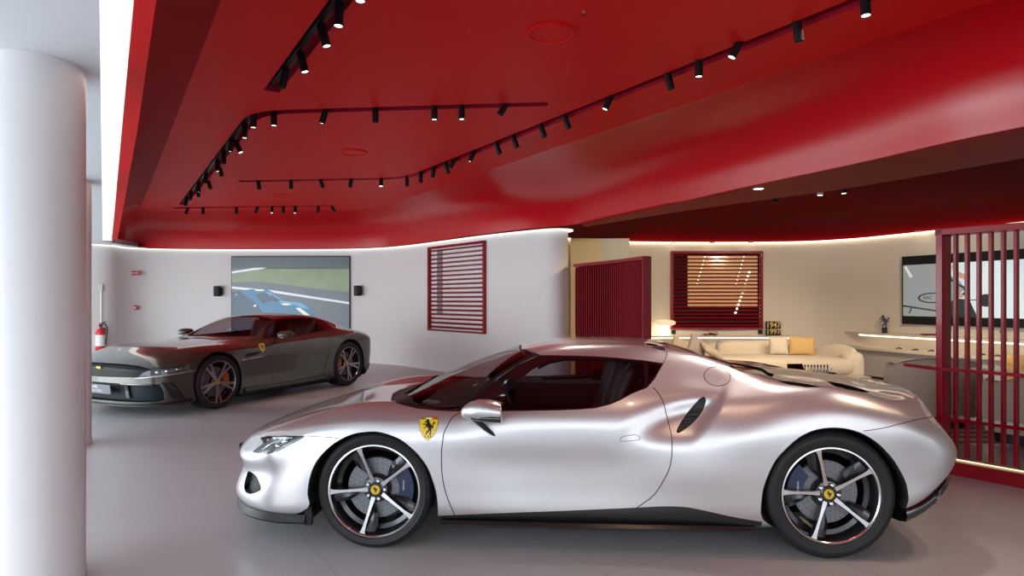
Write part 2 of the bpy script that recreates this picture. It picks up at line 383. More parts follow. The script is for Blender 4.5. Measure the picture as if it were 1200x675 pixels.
# recessed dark red ceiling over the lounge
ins = [p for p in offs(rw, .02)]
mbr = MB()
rr = []
for i, p in enumerate(rw):
    q = offs(rw, -.0)[i]
    tt = (rw[min(i+1, len(rw)-1)]-rw[max(i-1, 0)]).normalized(); nn = Vector((tt.y, -tt.x, 0))
    r = []
    for k in range(9):
        th = k/8*PI/2
        r.append(Vector((q.x, q.y, 0))+nn*(.9*(1-math.cos(th)))+Vector((0, 0, ZL+.0+.30*math.sin(th))))
    rr.append(r)
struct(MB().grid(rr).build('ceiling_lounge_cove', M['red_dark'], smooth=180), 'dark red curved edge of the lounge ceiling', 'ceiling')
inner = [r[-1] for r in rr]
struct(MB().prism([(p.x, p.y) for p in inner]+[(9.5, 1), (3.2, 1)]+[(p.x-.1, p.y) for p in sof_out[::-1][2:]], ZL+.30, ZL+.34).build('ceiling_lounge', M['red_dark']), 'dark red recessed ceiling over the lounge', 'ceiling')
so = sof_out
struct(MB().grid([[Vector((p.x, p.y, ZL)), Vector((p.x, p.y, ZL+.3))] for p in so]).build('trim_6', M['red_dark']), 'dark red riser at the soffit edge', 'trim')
# unseen opaque slab added over everything, so daylight only enters from the shop front
struct(MB().box((0, 7, 3.75), (40, 28, .1)).build('ceiling_light_block', M['white_ceil']), 'unseen slab added above the showroom to block sky light', 'ceiling')
# outer closing walls
struct(MB().box((0, 18.6, 1.8), (40, .2, 4.0)).build('wall_rear_outer', M['cream_wall']), 'plain outer wall far behind', 'wall')
struct(MB().box((13, 9, 1.8), (.2, 19, 4.0)).build('wall_side_outer', M['cream_wall']), 'plain outer wall at the right', 'wall')
# alcove panels right of the nose
aw = [p for p in rw]
pA, pB, pC = W(668, 282, 12.9), W(703, 282, 12.9), W(736, 282, 12.9)
struct(MB().box(((pA.x+pB.x)/2, 12.75, 1.33), (pB.x-pA.x, .04, 2.62)).build('trim_7', mat('warm_panel', (.66,.52,.30), .6)), 'warm yellowish wall panel in the alcove', 'wall panel')
struct(MB().box(((pC.x+pB.x)/2, 12.77, 1.33), (pC.x-pB.x, .04, 2.62)).build('trim_8', mat('grey_green_panel', (.50,.49,.40), .5)), 'grey green wall panel in the alcove', 'wall panel')
# floor -----------------------------------------------------------------
fm = mat('large_grey_floor_tiles', (.49, .485, .495), .32, noise=.04, nscale=3, spec=.5)
nt = fm.node_tree; b = nt.nodes['Principled BSDF']
tc = nt.nodes.new('ShaderNodeTexCoord'); mp = nt.nodes.new('ShaderNodeMapping'); mp.vector_type = 'POINT'
mp.inputs['Rotation'].default_value = (0, 0, -FAC)
nt.links.new(tc.outputs['Object'], mp.inputs['Vector'])
br = nt.nodes.new('ShaderNodeTexBrick'); br.offset = .5
for k, v in (('Scale', 1.), ('Mortar Size', .0025), ('Mortar Smooth', .3), ('Brick Width', 2.4), ('Row Height', 1.22)): br.inputs[k].default_value = v
nn_ = Vector((math.cos(FAC+PI/2), math.sin(FAC+PI/2)))
mp.inputs['Location'].default_value = (.35, -1.04*(1 if nn_.x > 0 else -1)+0, 0)
br.inputs['Color1'].default_value = (1, 1, 1, 1); br.inputs['Color2'].default_value = (.96, .96, .97, 1); br.inputs['Mortar'].default_value = (.62, .62, .62, 1)
nt.links.new(mp.outputs[0], br.inputs['Vector'])
old = b.inputs['Base Color'].links[0].from_socket
ml = nt.nodes.new('ShaderNodeMix'); ml.data_type = 'RGBA'; ml.blend_type = 'MULTIPLY'; ml.inputs['Factor'].default_value = 1
nt.links.new(old, ml.inputs['A']); nt.links.new(br.outputs['Color'], ml.inputs['B']); nt.links.new(ml.outputs['Result'], b.inputs['Base Color'])
struct(MB().box((0, 8, -.05), (44, 34, .1)).build('floor', fm), 'large format smooth grey floor tiles', 'floor')
# columns
def column(px, py, label, r):
    q = WH(px, py, 0)                       # right hand foot of the column
    dirx = Vector((q.x, q.y)).normalized(); perp = Vector((dirx.y, -dirx.x))
    c = Vector((q.x, q.y))-perp*r
    root = empty('round_column', (c.x, c.y, 0), 0, label, 'column')
    MB().lathe([(r+.004, 0), (r+.004, .05), (r, .055), (r, ZL-.0)], 96).build('shaft', M['column'], root, smooth=60)
    MB().lathe([(r+.006, 0), (r+.006, .012)], 96).build('foot_ring', M['white_wall'], root, smooth=60)
    return root
column(101, 672, 'large white round column closest to the camera at left', .225)
column(107.5, 519, 'white round column farther back beside the dark car nose', .225)
# ================================================================== CARS
def pchip(t, y, ts):
    t = np.asarray(t, float); y = np.asarray(y, float); ts = np.asarray(ts, float)
    h = np.diff(t); d = np.diff(y)/h; n = len(t); m = np.zeros(n)
    for i in range(1, n-1):
        if d[i-1]*d[i] > 0:
            w1 = 2*h[i]+h[i-1]; w2 = h[i]+2*h[i-1]
            m[i] = (w1+w2)/(w1/d[i-1]+w2/d[i])
    m[0] = d[0]; m[-1] = d[-1]
    i = np.clip(np.searchsorted(t, ts, 'right')-1, 0, n-2)
    s = (ts-t[i])/h[i]; a = y[i]; b = y[i+1]
    return (2*s**3-3*s**2+1)*a+(s**3-2*s**2+s)*h[i]*m[i]+(-2*s**3+3*s**2)*b+(s**3-s**2)*h[i]*m[i+1]
def wrap_row(ks, ys, offs, zs, x0, sgn):
    return [(k, x0-sgn*o, y, z) for k, y, o, z in zip(ks, ys, offs, zs)]
def skin_grid(rows, nx, sub, its=26, itr=5):
    """rows: feature lines (xi, x, y, z) -> array [nx, nr, 3] of the near half (y <= 0)"""
    lo = rows[0][0][0]; hi = rows[0][-1][0]
    xi = np.linspace(lo, hi, nx)
    R = np.zeros((nx, len(rows), 3))
    for j, r in enumerate(rows):
        a = np.array(r, float)
        for c in range(3): R[:, j, c] = pchip(a[:, 0], a[:, 1+c], xi)
    R[:, :, 1] *= -1                         # half widths -> near side is negative y
    # across: catmull with mirrored phantom at the centre line
    ph0 = 2*R[:, :1]-R[:, 1:2]; phn = R[:, -2:-1]*np.array([1, -1, 1])
    Q = np.concatenate([ph0, R, phn], 1); n = R.shape[1]; out = []
    for j in range(n-1):
        p0, p1, p2, p3 = Q[:, j], Q[:, j+1], Q[:, j+2], Q[:, j+3]
        for k in range(sub):
            t = k/sub
            out.append(.5*((2*p1)+(p2-p0)*t+(2*p0-5*p1+4*p2-p3)*t*t+(3*p1-p0-3*p2+p3)*t**3))
    out.append(R[:, -1]); G = np.stack(out, 1)
    for _ in range(its):
        G[1:-1] = (G[:-2]+2*G[1:-1]+G[2:])/4
    mir = np.array([1, -1, 1])
    for _ in range(itr):
        ext = np.concatenate([G, G[:, -2:-1]*mir], 1)
        G[:, 1:] = (ext[:, :-2]+2*ext[:, 1:-1]+ext[:, 2:])/4
    G[:, -1, 1] = 0; G[:, :, 1] = np.minimum(G[:, :, 1], 0)
    G[0, :, 1] = 0; G[-1, :, 1] = 0
    return G
def pip(x, y, P):
    c = False; n = len(P); j = n-1
    for i in range(n):
        xi, yi = P[i]; xj, yj = P[j]
        if (yi > y) != (yj > y) and x < (xj-xi)*(y-yi)/(yj-yi)+xi: c = not c
        j = i
    return c
def knife(bm, poly, ax, ok):
    n = len(poly)
    fc = [(f, f.calc_center_median()) for f in bm.faces]
    xs = [p[0] for p in poly]; ys = [p[1] for p in poly]
    x0, x1, y0, y1 = min(xs)-.05, max(xs)+.05, min(ys)-.05, max(ys)+.05
    cand = [f for f, c in fc if x0 < c[ax[0]] < x1 and y0 < c[ax[1]] < y1 and ok(f, c)]
    for i in range(n):
        a = poly[i]; b = poly[(i+1) % n]
        if math.hypot(a[0]-b[0], a[1]-b[1]) < 1e-5: continue
        lx, hx = sorted((a[0], b[0])); ly, hy = sorted((a[1], b[1])); g = []
        cand = [f for f in cand if f.is_valid]
        for f in cand:
            us = [v.co[ax[0]] for v in f.verts]; ws = [v.co[ax[1]] for v in f.verts]
            if max(us) >= lx-1e-4 and min(us) <= hx+1e-4 and max(ws) >= ly-1e-4 and min(ws) <= hy+1e-4: g.append(f)
        if not g: continue
        no = [0, 0, 0]; no[ax[0]] = b[1]-a[1]; no[ax[1]] = -(b[0]-a[0])
        co = [0, 0, 0]; co[ax[0]] = a[0]; co[ax[1]] = a[1]
        es = {e for f in g for e in f.edges}; vs = {v for f in g for v in f.verts}
        r = bmesh.ops.bisect_plane(bm, geom=list(g)+list(es)+list(vs), dist=1e-6, plane_co=co, plane_no=Vector(no).normalized())
        cs = set(cand)
        for q in r['geom']:
            if isinstance(q, bmesh.types.BMFace) and q not in cs: cand.append(q); cs.add(q)
    out = []
    for f in bm.faces:
        c = f.calc_center_median()
        if x0 < c[ax[0]] < x1 and y0 < c[ax[1]] < y1 and ok(f, c) and pip(c[ax[0]], c[ax[1]], poly): out.append(f)
    return out

class Car:
    def __init__(s, name, F, b, half, label, cat='car'):
        s.b = Vector((b[0], b[1], 0)).normalized(); s.n = Vector((-s.b.y, s.b.x, 0))
        s.O = Vector((F[0], F[1], 0))+s.n*half
        s.root = empty(name, s.O, math.atan2(s.b.y, s.b.x), label, cat)
        s.inv = Matrix.Translation(s.O) @ Matrix.Rotation(math.atan2(s.b.y, s.b.x), 4, 'Z')
        s.inv = s.inv.inverted()
    def ray(s, px, py):
        o = s.inv @ Vector((0, 0, EYE)); q = s.inv @ W(px, py, 1.)
        return o, (q-o).normalized()
    def px(s, p):
        w = s.inv.inverted() @ Vector(p); return (600+FPX*w.x/w.y, YH-FPX*(w.z-EYE)/w.y)
    def make(s, G):
        s.G = G; bm = bmesh.new(); nx, nr = G.shape[:2]
        V = [[bm.verts.new(G[i, j]) for j in range(nr)] for i in range(nx)]
        for i in range(nx-1):
            for j in range(nr-1):
                try: bm.faces.new((V[i][j], V[i+1][j], V[i+1][j+1], V[i][j+1]))
                except ValueError: pass
        bmesh.ops.remove_doubles(bm, verts=bm.verts, dist=1e-5)
        bmesh.ops.recalc_face_normals(bm, faces=bm.faces); bm.normal_update()
        # make normals point outward
        f = min(bm.faces, key=lambda f: f.calc_center_median().y)
        if f.normal.y > 0: bmesh.ops.reverse_faces(bm, faces=bm.faces)
        s.bm = bm; s.tree = BVHTree.FromBMesh(bm); s.tag = bm.faces.layers.int.new('part'); s.names = ['body_shell']; s.mirror = {}
    def hit(s, px, py):
        o, d = s.ray(px, py); h = s.tree.ray_cast(o, d)
        if h[0] is None:
            h = s.tree.find_nearest(o+d*((0-o.y-.6)/d.y))
        return h[0]
    def hits(s, pts, n=5, closed=False):
        return [s.hit(p.x, p.y) for p in catmull([Vector((p[0], p[1], 0)) for p in pts], n, closed)]
    def trace(s, pts, n=4, closed=True, ax=(0, 2)):
        q = [s.hit(*p) for p in pts]
        q2 = catmull(q, n, closed) if n > 1 else q
        return [(p[ax[0]], p[ax[1]]) for p in q2]
    def side(s, x, z):
        h = s.tree.ray_cast(Vector((x, -3, z)), Vector((0, 1, 0)))
        return h
    def top(s, x, y):
        return s.tree.ray_cast(Vector((x, y, 3)), Vector((0, 0, -1)))
    def cut(s, name, poly, ax=(0, 2), ok=None, only=None):
        if ok is None: ok = (lambda f, c: f.normal.y < -.05) if ax == (0, 2) else (lambda f, c: f.normal.z > .05)
        ids = None if only is None else {s.names.index(o) for o in only}
        L = s.tag
        ok2 = (lambda f, c: ok(f, c)) if ids is None else (lambda f, c: f[L] in ids and ok(f, c))
        fs = knife(s.bm, poly, ax, ok2)
        if name not in s.names: s.names.append(name)
        k = s.names.index(name)
        for f in fs: f[L] = k
        return fs
    def finish(s, mats, paired=(), drop=(), inset={}, labels={}, lining=None):
        """mirror, keep the smooth normals of the whole skin, split into parts"""
        bm = s.bm; L = s.tag
        vm = bmesh.new(); vm = bm
        geo = bmesh.ops.mirror(vm, geom=list(vm.verts)+list(vm.edges)+list(vm.faces), matrix=Matrix(), merge_dist=1e-5, axis='Y')
        bmesh.ops.remove_doubles(vm, verts=[v for v in vm.verts if abs(v.co.y) < 1e-4], dist=2e-4)
        f = max(vm.faces, key=lambda f: f.calc_center_median().z)
        bmesh.ops.recalc_face_normals(vm, faces=vm.faces)
        f = max(vm.faces, key=lambda f: f.calc_center_median().z)
        if f.normal.z < 0: bmesh.ops.reverse_faces(vm, faces=vm.faces)
        vm.normal_update(); vm.faces.ensure_lookup_table(); vm.verts.index_update()
        co = [v.co.copy() for v in vm.verts]; no = [v.normal.copy() for v in vm.verts]
        out = {}
        jobs = []
        for k, nme in enumerate(s.names):
            if nme in drop: continue
            fs = [f for f in vm.faces if f[L] == k]
            if nme in paired:
                jobs.append((nme, [f for f in fs if f.calc_center_median().y < 0], k))
                jobs.append((nme, [f for f in fs if f.calc_center_median().y >= 0], k))
            else: jobs.append((nme, fs, k))
        for nme, fs, k in jobs:
            if not fs: continue
            ids = {}; vs = []; ns = []; faces = []
            ins = inset.get(nme, 0)
            for f in fs:
                q = []
                for v in f.verts:
                    if v.index not in ids:
                        ids[v.index] = len(vs); vs.append(co[v.index]-no[v.index]*ins); ns.append(no[v.index])
                    q.append(ids[v.index])
                faces.append(q)
            me = bpy.data.meshes.new(nme); me.from_pydata(vs, [], faces)
            me.materials.append(mats.get(nme, mats['body_shell'])); me.shade_smooth()
            if len(me.vertices) == len(ns): me.normals_split_custom_set_from_vertices(ns)
            o = bpy.data.objects.new(nme, me); COL.objects.link(o); o.parent = s.root
            out.setdefault(nme, []).append(o)
        if lining:
            x0, x1, z0, skip, m = lining; ids = {}; vs = []; faces = []
            ks = {s.names.index(n) for n in skip if n in s.names}
            for f in vm.faces:
                c = f.calc_center_median()
                if x0 < c.x < x1 and c.z > z0 and f[L] not in ks and abs(c.y) < .9:
                    q = []
                    for v in f.verts:
                        if v.index not in ids: ids[v.index] = len(vs); vs.append(co[v.index]-no[v.index]*.022)
                        q.append(ids[v.index])
                    faces.append(q[::-1])
            me = bpy.data.meshes.new('cabin_lining'); me.from_pydata(vs, [], faces); me.materials.append(m); me.shade_smooth()
            o = bpy.data.objects.new('cabin_lining', me); COL.objects.link(o); o.parent = s.root
        bm.free(); return out
    # thin line lying on the near side skin, and its mirror image
    def line(s, pts3, r, name, m, both=True, closed=False, parent=None):
        for sg in ((1, -1) if both else (1,)):
            q = [Vector((p[0], p[1]*sg, p[2])) for p in pts3]
            MB().tube(q, r, 6, closed=closed).build(name, m, parent or s.root, smooth=180)
    def drape(s, poly, cx, cz, w, h, lift, name, m, parent=None, sg=1):
        """flat outline (unit coordinates) laid on the side skin"""
        n = len(poly); vs = []
        for u, v in poly:
            x = cx+u*w; z = cz+v*h; q = s.side(x, z)
            y = q[0].y if q[0] else -.9
            vs.append(Vector((x, (y-lift)*sg, z)))
        tris = tessellate_polygon([[Vector((u, v, 0)) for u, v in poly]])
        return MB().add(vs, tris).build(name, m, parent or s.root)

def decal(car, px, py, layers, name, parent, sides=(1, -1)):
    o, d = car.ray(px, py); P, N = car.tree.ray_cast(o, d)[:2]
    if N.y > 0: N = -N
    U = (Vector((1, 0, 0))-N*N.x).normalized(); V = U.cross(N).normalized()
    if V.z < 0: V = -V
    for sg in sides:
        par = parent
        for k, (nm, poly, w, h, dz, m) in enumerate(layers):
            vs = []
            for a, b in poly:
                q = P+U*a*w+V*(b*h+dz)+N*(.004+.0012*k); vs.append(Vector((q.x, q.y*sg, q.z)))
            ob = MB().add(vs, tessellate_polygon([[Vector((a, b, 0)) for a, b in poly]])).build(nm, m, par)
            if k == 0: par = ob
def arc_poly(cx, cz, r, zb, n=28):
    a0 = math.asin(max(-1, min(1, (zb-cz)/r)))
    return [(cx+r*math.cos(a), cz+r*math.sin(a)) for a in [a0+(PI-2*a0)*k/n for k in range(n+1)]]

# ------------------------------------------------------------------ wheels
def make_wheel(car, pos, R, wdt, style, far, ang0, disc_r=.178, cal=(10, 'caliper_blue'), rimR=.272):
    w = MB()
    w.cur = 0
    # barrel
    prof = [(rimR, .010), (rimR-.001, .002), (rimR-.008, .0), (rimR-.013, .006)]
    MBr = MB(); MBr.cur = 1
    MBr.lathe(prof, 72, axis='y')
    MBr.cur = 0
    MBr.lathe([(rimR-.013, .006), (rimR-.020, .03), (rimR-.026, .09), (rimR-.05, .10), (rimR-.052, wdt-.02), (rimR-.006, wdt-.01)], 72, axis='y')
    def P(a, r, y): a = math.radians(a); return Vector((r*math.cos(a), y, r*math.sin(a)))
    if style == 'blade':
        for k in range(5):
            a = ang0+72*k
            # bright machined arm
            st = [(.02, .013, .045), (.06, .0125, .040), (.10, .0090, .032), (.16, .0075, .022), (.21, .0085, .013), (.245, .012, .008), (rimR-.006, .020, .006)]
            L = []; Rr = []
            for r, hw, y in st:
                da = math.degrees(hw/max(r, .03)); L.append((r, a+da, y)); Rr.append((r, a-da, y))
            MBr.cur = 1
            fr = [P(t, r, y) for r, t, y in L]; fl = [P(t, r, y) for r, t, y in Rr]
            MBr.grid([fr, fl])
            MBr.cur = 0
            bk = [P(t+1.5, r, y+.035) for r, t, y in L]; bl = [P(t-1.0, r, y+.035) for r, t, y in Rr]
            MBr.grid([fr, bk]); MBr.grid([fl, bl]); MBr.grid([bk, bl])
            # dark recessed blade on one flank, hollow towards the rim
            A = []; B = []; C = []
            for q in range(11):
                t = q/10; r = .075+t*(rimR-.10)
                w0 = 3.5+2*math.sin(t*PI)
                w1 = w0+ (5+12.5*math.sin(min(1, t*1.25)*PI*.62))*(1-.25*t)
                y = .050-.030*t
                A.append(P(a+w0, r, y+.006)); B.append(P(a+(w0+w1)/2, r, y-.004+.01*t)); C.append(P(a+w1, r, y+.018))
            MBr.grid([A, B, C]); MBr.grid([C, [p+Vector((0, .03, 0)) for p in C]])
        MBr.cur = 0
        MBr.lathe([(.0, .036), (.036, .036), (.040, .040), (.070, .046), (.080, .062), (.082, .10)], 48, axis='y')
    else:
        for k in range(5):
            a = ang0+72*k
            for off, hw0, hw1 in ((-9, .022, .020), (9, .022, .020)):
                st = [(.03, 0.0, .020, .040), (.08, off*.25, hw0, .032), (.15, off*.62, .020, .020), (.22, off*.9, .017, .010), (rimR-.012, off, .020, .006)]
                fr = [P(a+o+math.degrees(h/r), r, y) for r, o, h, y in st]; fl = [P(a+o-math.degrees(h/r), r, y) for r, o, h, y in st]
                MBr.cur = 1 if off > 0 else 1
                MBr.grid([fr, fl]); MBr.cur = 0
                bk = [p+Vector((0, .03, 0)) for p in fr]; bl = [p+Vector((0, .03, 0)) for p in fl]
                MBr.grid([fr, bk]); MBr.grid([fl, bl]); MBr.grid([bk, bl])
        MBr.cur = 1
        MBr.lathe([(.0, .034), (.04, .034), (.07, .042), (.078, .06)], 48, axis='y')
    # five lug bolts in bright metal
    MBr.cur = 2
    for k in range(5):
        c = P(ang0+36+72*k, .055, 0)
        MBr.lathe([(.011, .050), (.011, .034), (.0085, .031), (.006, .031), (.005, .040), (.0, .040)], 14, o=(c.x, 0, c.z), axis='y')
    mats = [M['rim_dark'], M['alu'], M['chrome']] if style == 'blade' else [M['rim_dark'], M['rim_grey'], M['rim_dark']]
    wh = MBr.build('wheel', mats, car.root, smooth=35, fix=False)
    wh.location = pos; wh.rotation_euler = (0, 0, PI if far else 0)
    # tyre with grooved tread
    pr = [(rimR-.004, .010), (rimR+.006, -.002), (rimR+.018, -.0055), (rimR+.020, -.0035), ((rimR+R)/2, -.008), (R-.030, -.004), (R-.028, -.0022), (R-.020, .002), (R-.011, .010), (R-.004, .024), (R, .045)]
    gr = []
    for g in (.28, .5, .72):
        y = wdt*g; gr += [(R, y-.006), (R-.006, y-.005), (R-.006, y+.005), (R, y+.006)]
    pr = pr+gr+[(R, wdt-.045), (R-.004, wdt-.024), (R-.02, wdt-.002), ((rimR+R)/2, wdt+.008), (rimR, wdt-.01)]
    tb = MB().lathe(pr, 96, axis='y')
    for k in range(56):                      # shoulder sipes
        a = 2*PI*k/56; u = Vector((math.cos(a), 0, math.sin(a))); tdir = Vector((-u.z, 0, u.x))
        p0 = u*(R-.007)+Vector((0, .012, 0)); p1 = u*(R+.0006)+tdir*.008+Vector((0, .060, 0))
    t = tb.build('tyre', M['rubber'], wh, smooth=25)
    # brake disc with drilled look, bell
    d = MB(); d.cur = 0
    d.lathe([(.085, .088), (disc_r, .088), (disc_r, .118), (.085, .118)], 64, axis='y')
    d.cur = 1
    for ring, rr, nn in ((0, .115, 24), (1, .14, 30), (2, .168, 36)):
        for k in range(nn):
            a = 360/nn*(k+.5*ring)
            c = P(a, rr, .0874); d.lathe([(.0, 0), (.0032, 0)], 6, o=c, axis='y')
    d.build('brake_disc', [mat_disc, M['black']], wh, smooth=30)
    q = MB(); ca = cal[0]
    o1 = [P(ca+t, .222, 0) for t in range(-34, 35, 4)]; i1 = [P(ca+t, .135, 0) for t in range(-30, 31, 4)][::-1]
    pl = o1+i1
    q.plate([p+Vector((0, .060, 0)) for p in pl], (0, 1, 0), .07)
    q.build('brake_caliper', M[cal[1]], wh, bevel=.008)
    if style == 'blade':
        tx = text_mesh('caliper_lettering', 'FERRARI', .016, M['alu'], wh)
        tx.matrix_local = Matrix.Translation(P(ca, .165, .0585)) @ Matrix.Rotation(math.radians(-90 if not far else 90), 4, 'Y') @ Matrix.Rotation(math.radians(90), 4, 'X')
    c = MB().lathe([(.0, .0305), (.026, .0305), (.0275, .033), (.0275, .040)], 32, axis='y').build('centre_cap', M['yellow'], wh, smooth=40)
    poly = [((u-.48)*.034, (v-.5)*.040) for u, v in HORSE]
    h = MB(); h.plate([(x, .0298, z) for x, z in poly], (0, 1, 0), .0006); h.build('horse_emblem', M['black'], c)
    return wh
def text_mesh(name, body, size, m, parent=None, align='CENTER', ext=.0006, bold=0.):
    cu = bpy.data.curves.new(name, 'FONT'); cu.body = body; cu.size = size; cu.align_x = align; cu.align_y = 'CENTER'; cu.extrude = ext; cu.offset = bold
    t = bpy.data.objects.new(name+'_tmp', cu); COL.objects.link(t); bpy.context.view_layer.update()
    me = bpy.data.meshes.new_from_object(t.evaluated_get(bpy.context.evaluated_depsgraph_get()))
    bpy.data.objects.remove(t); bpy.data.curves.remove(cu)
    me.materials.clear(); me.materials.append(m)
    o = bpy.data.objects.new(name, me); COL.objects.link(o)
    if parent: o.parent = parent
    return o
mat_disc = mat('carbon_brake_disc', (.22, .23, .25), .4, metal=.4, noise=.1, nscale=40)

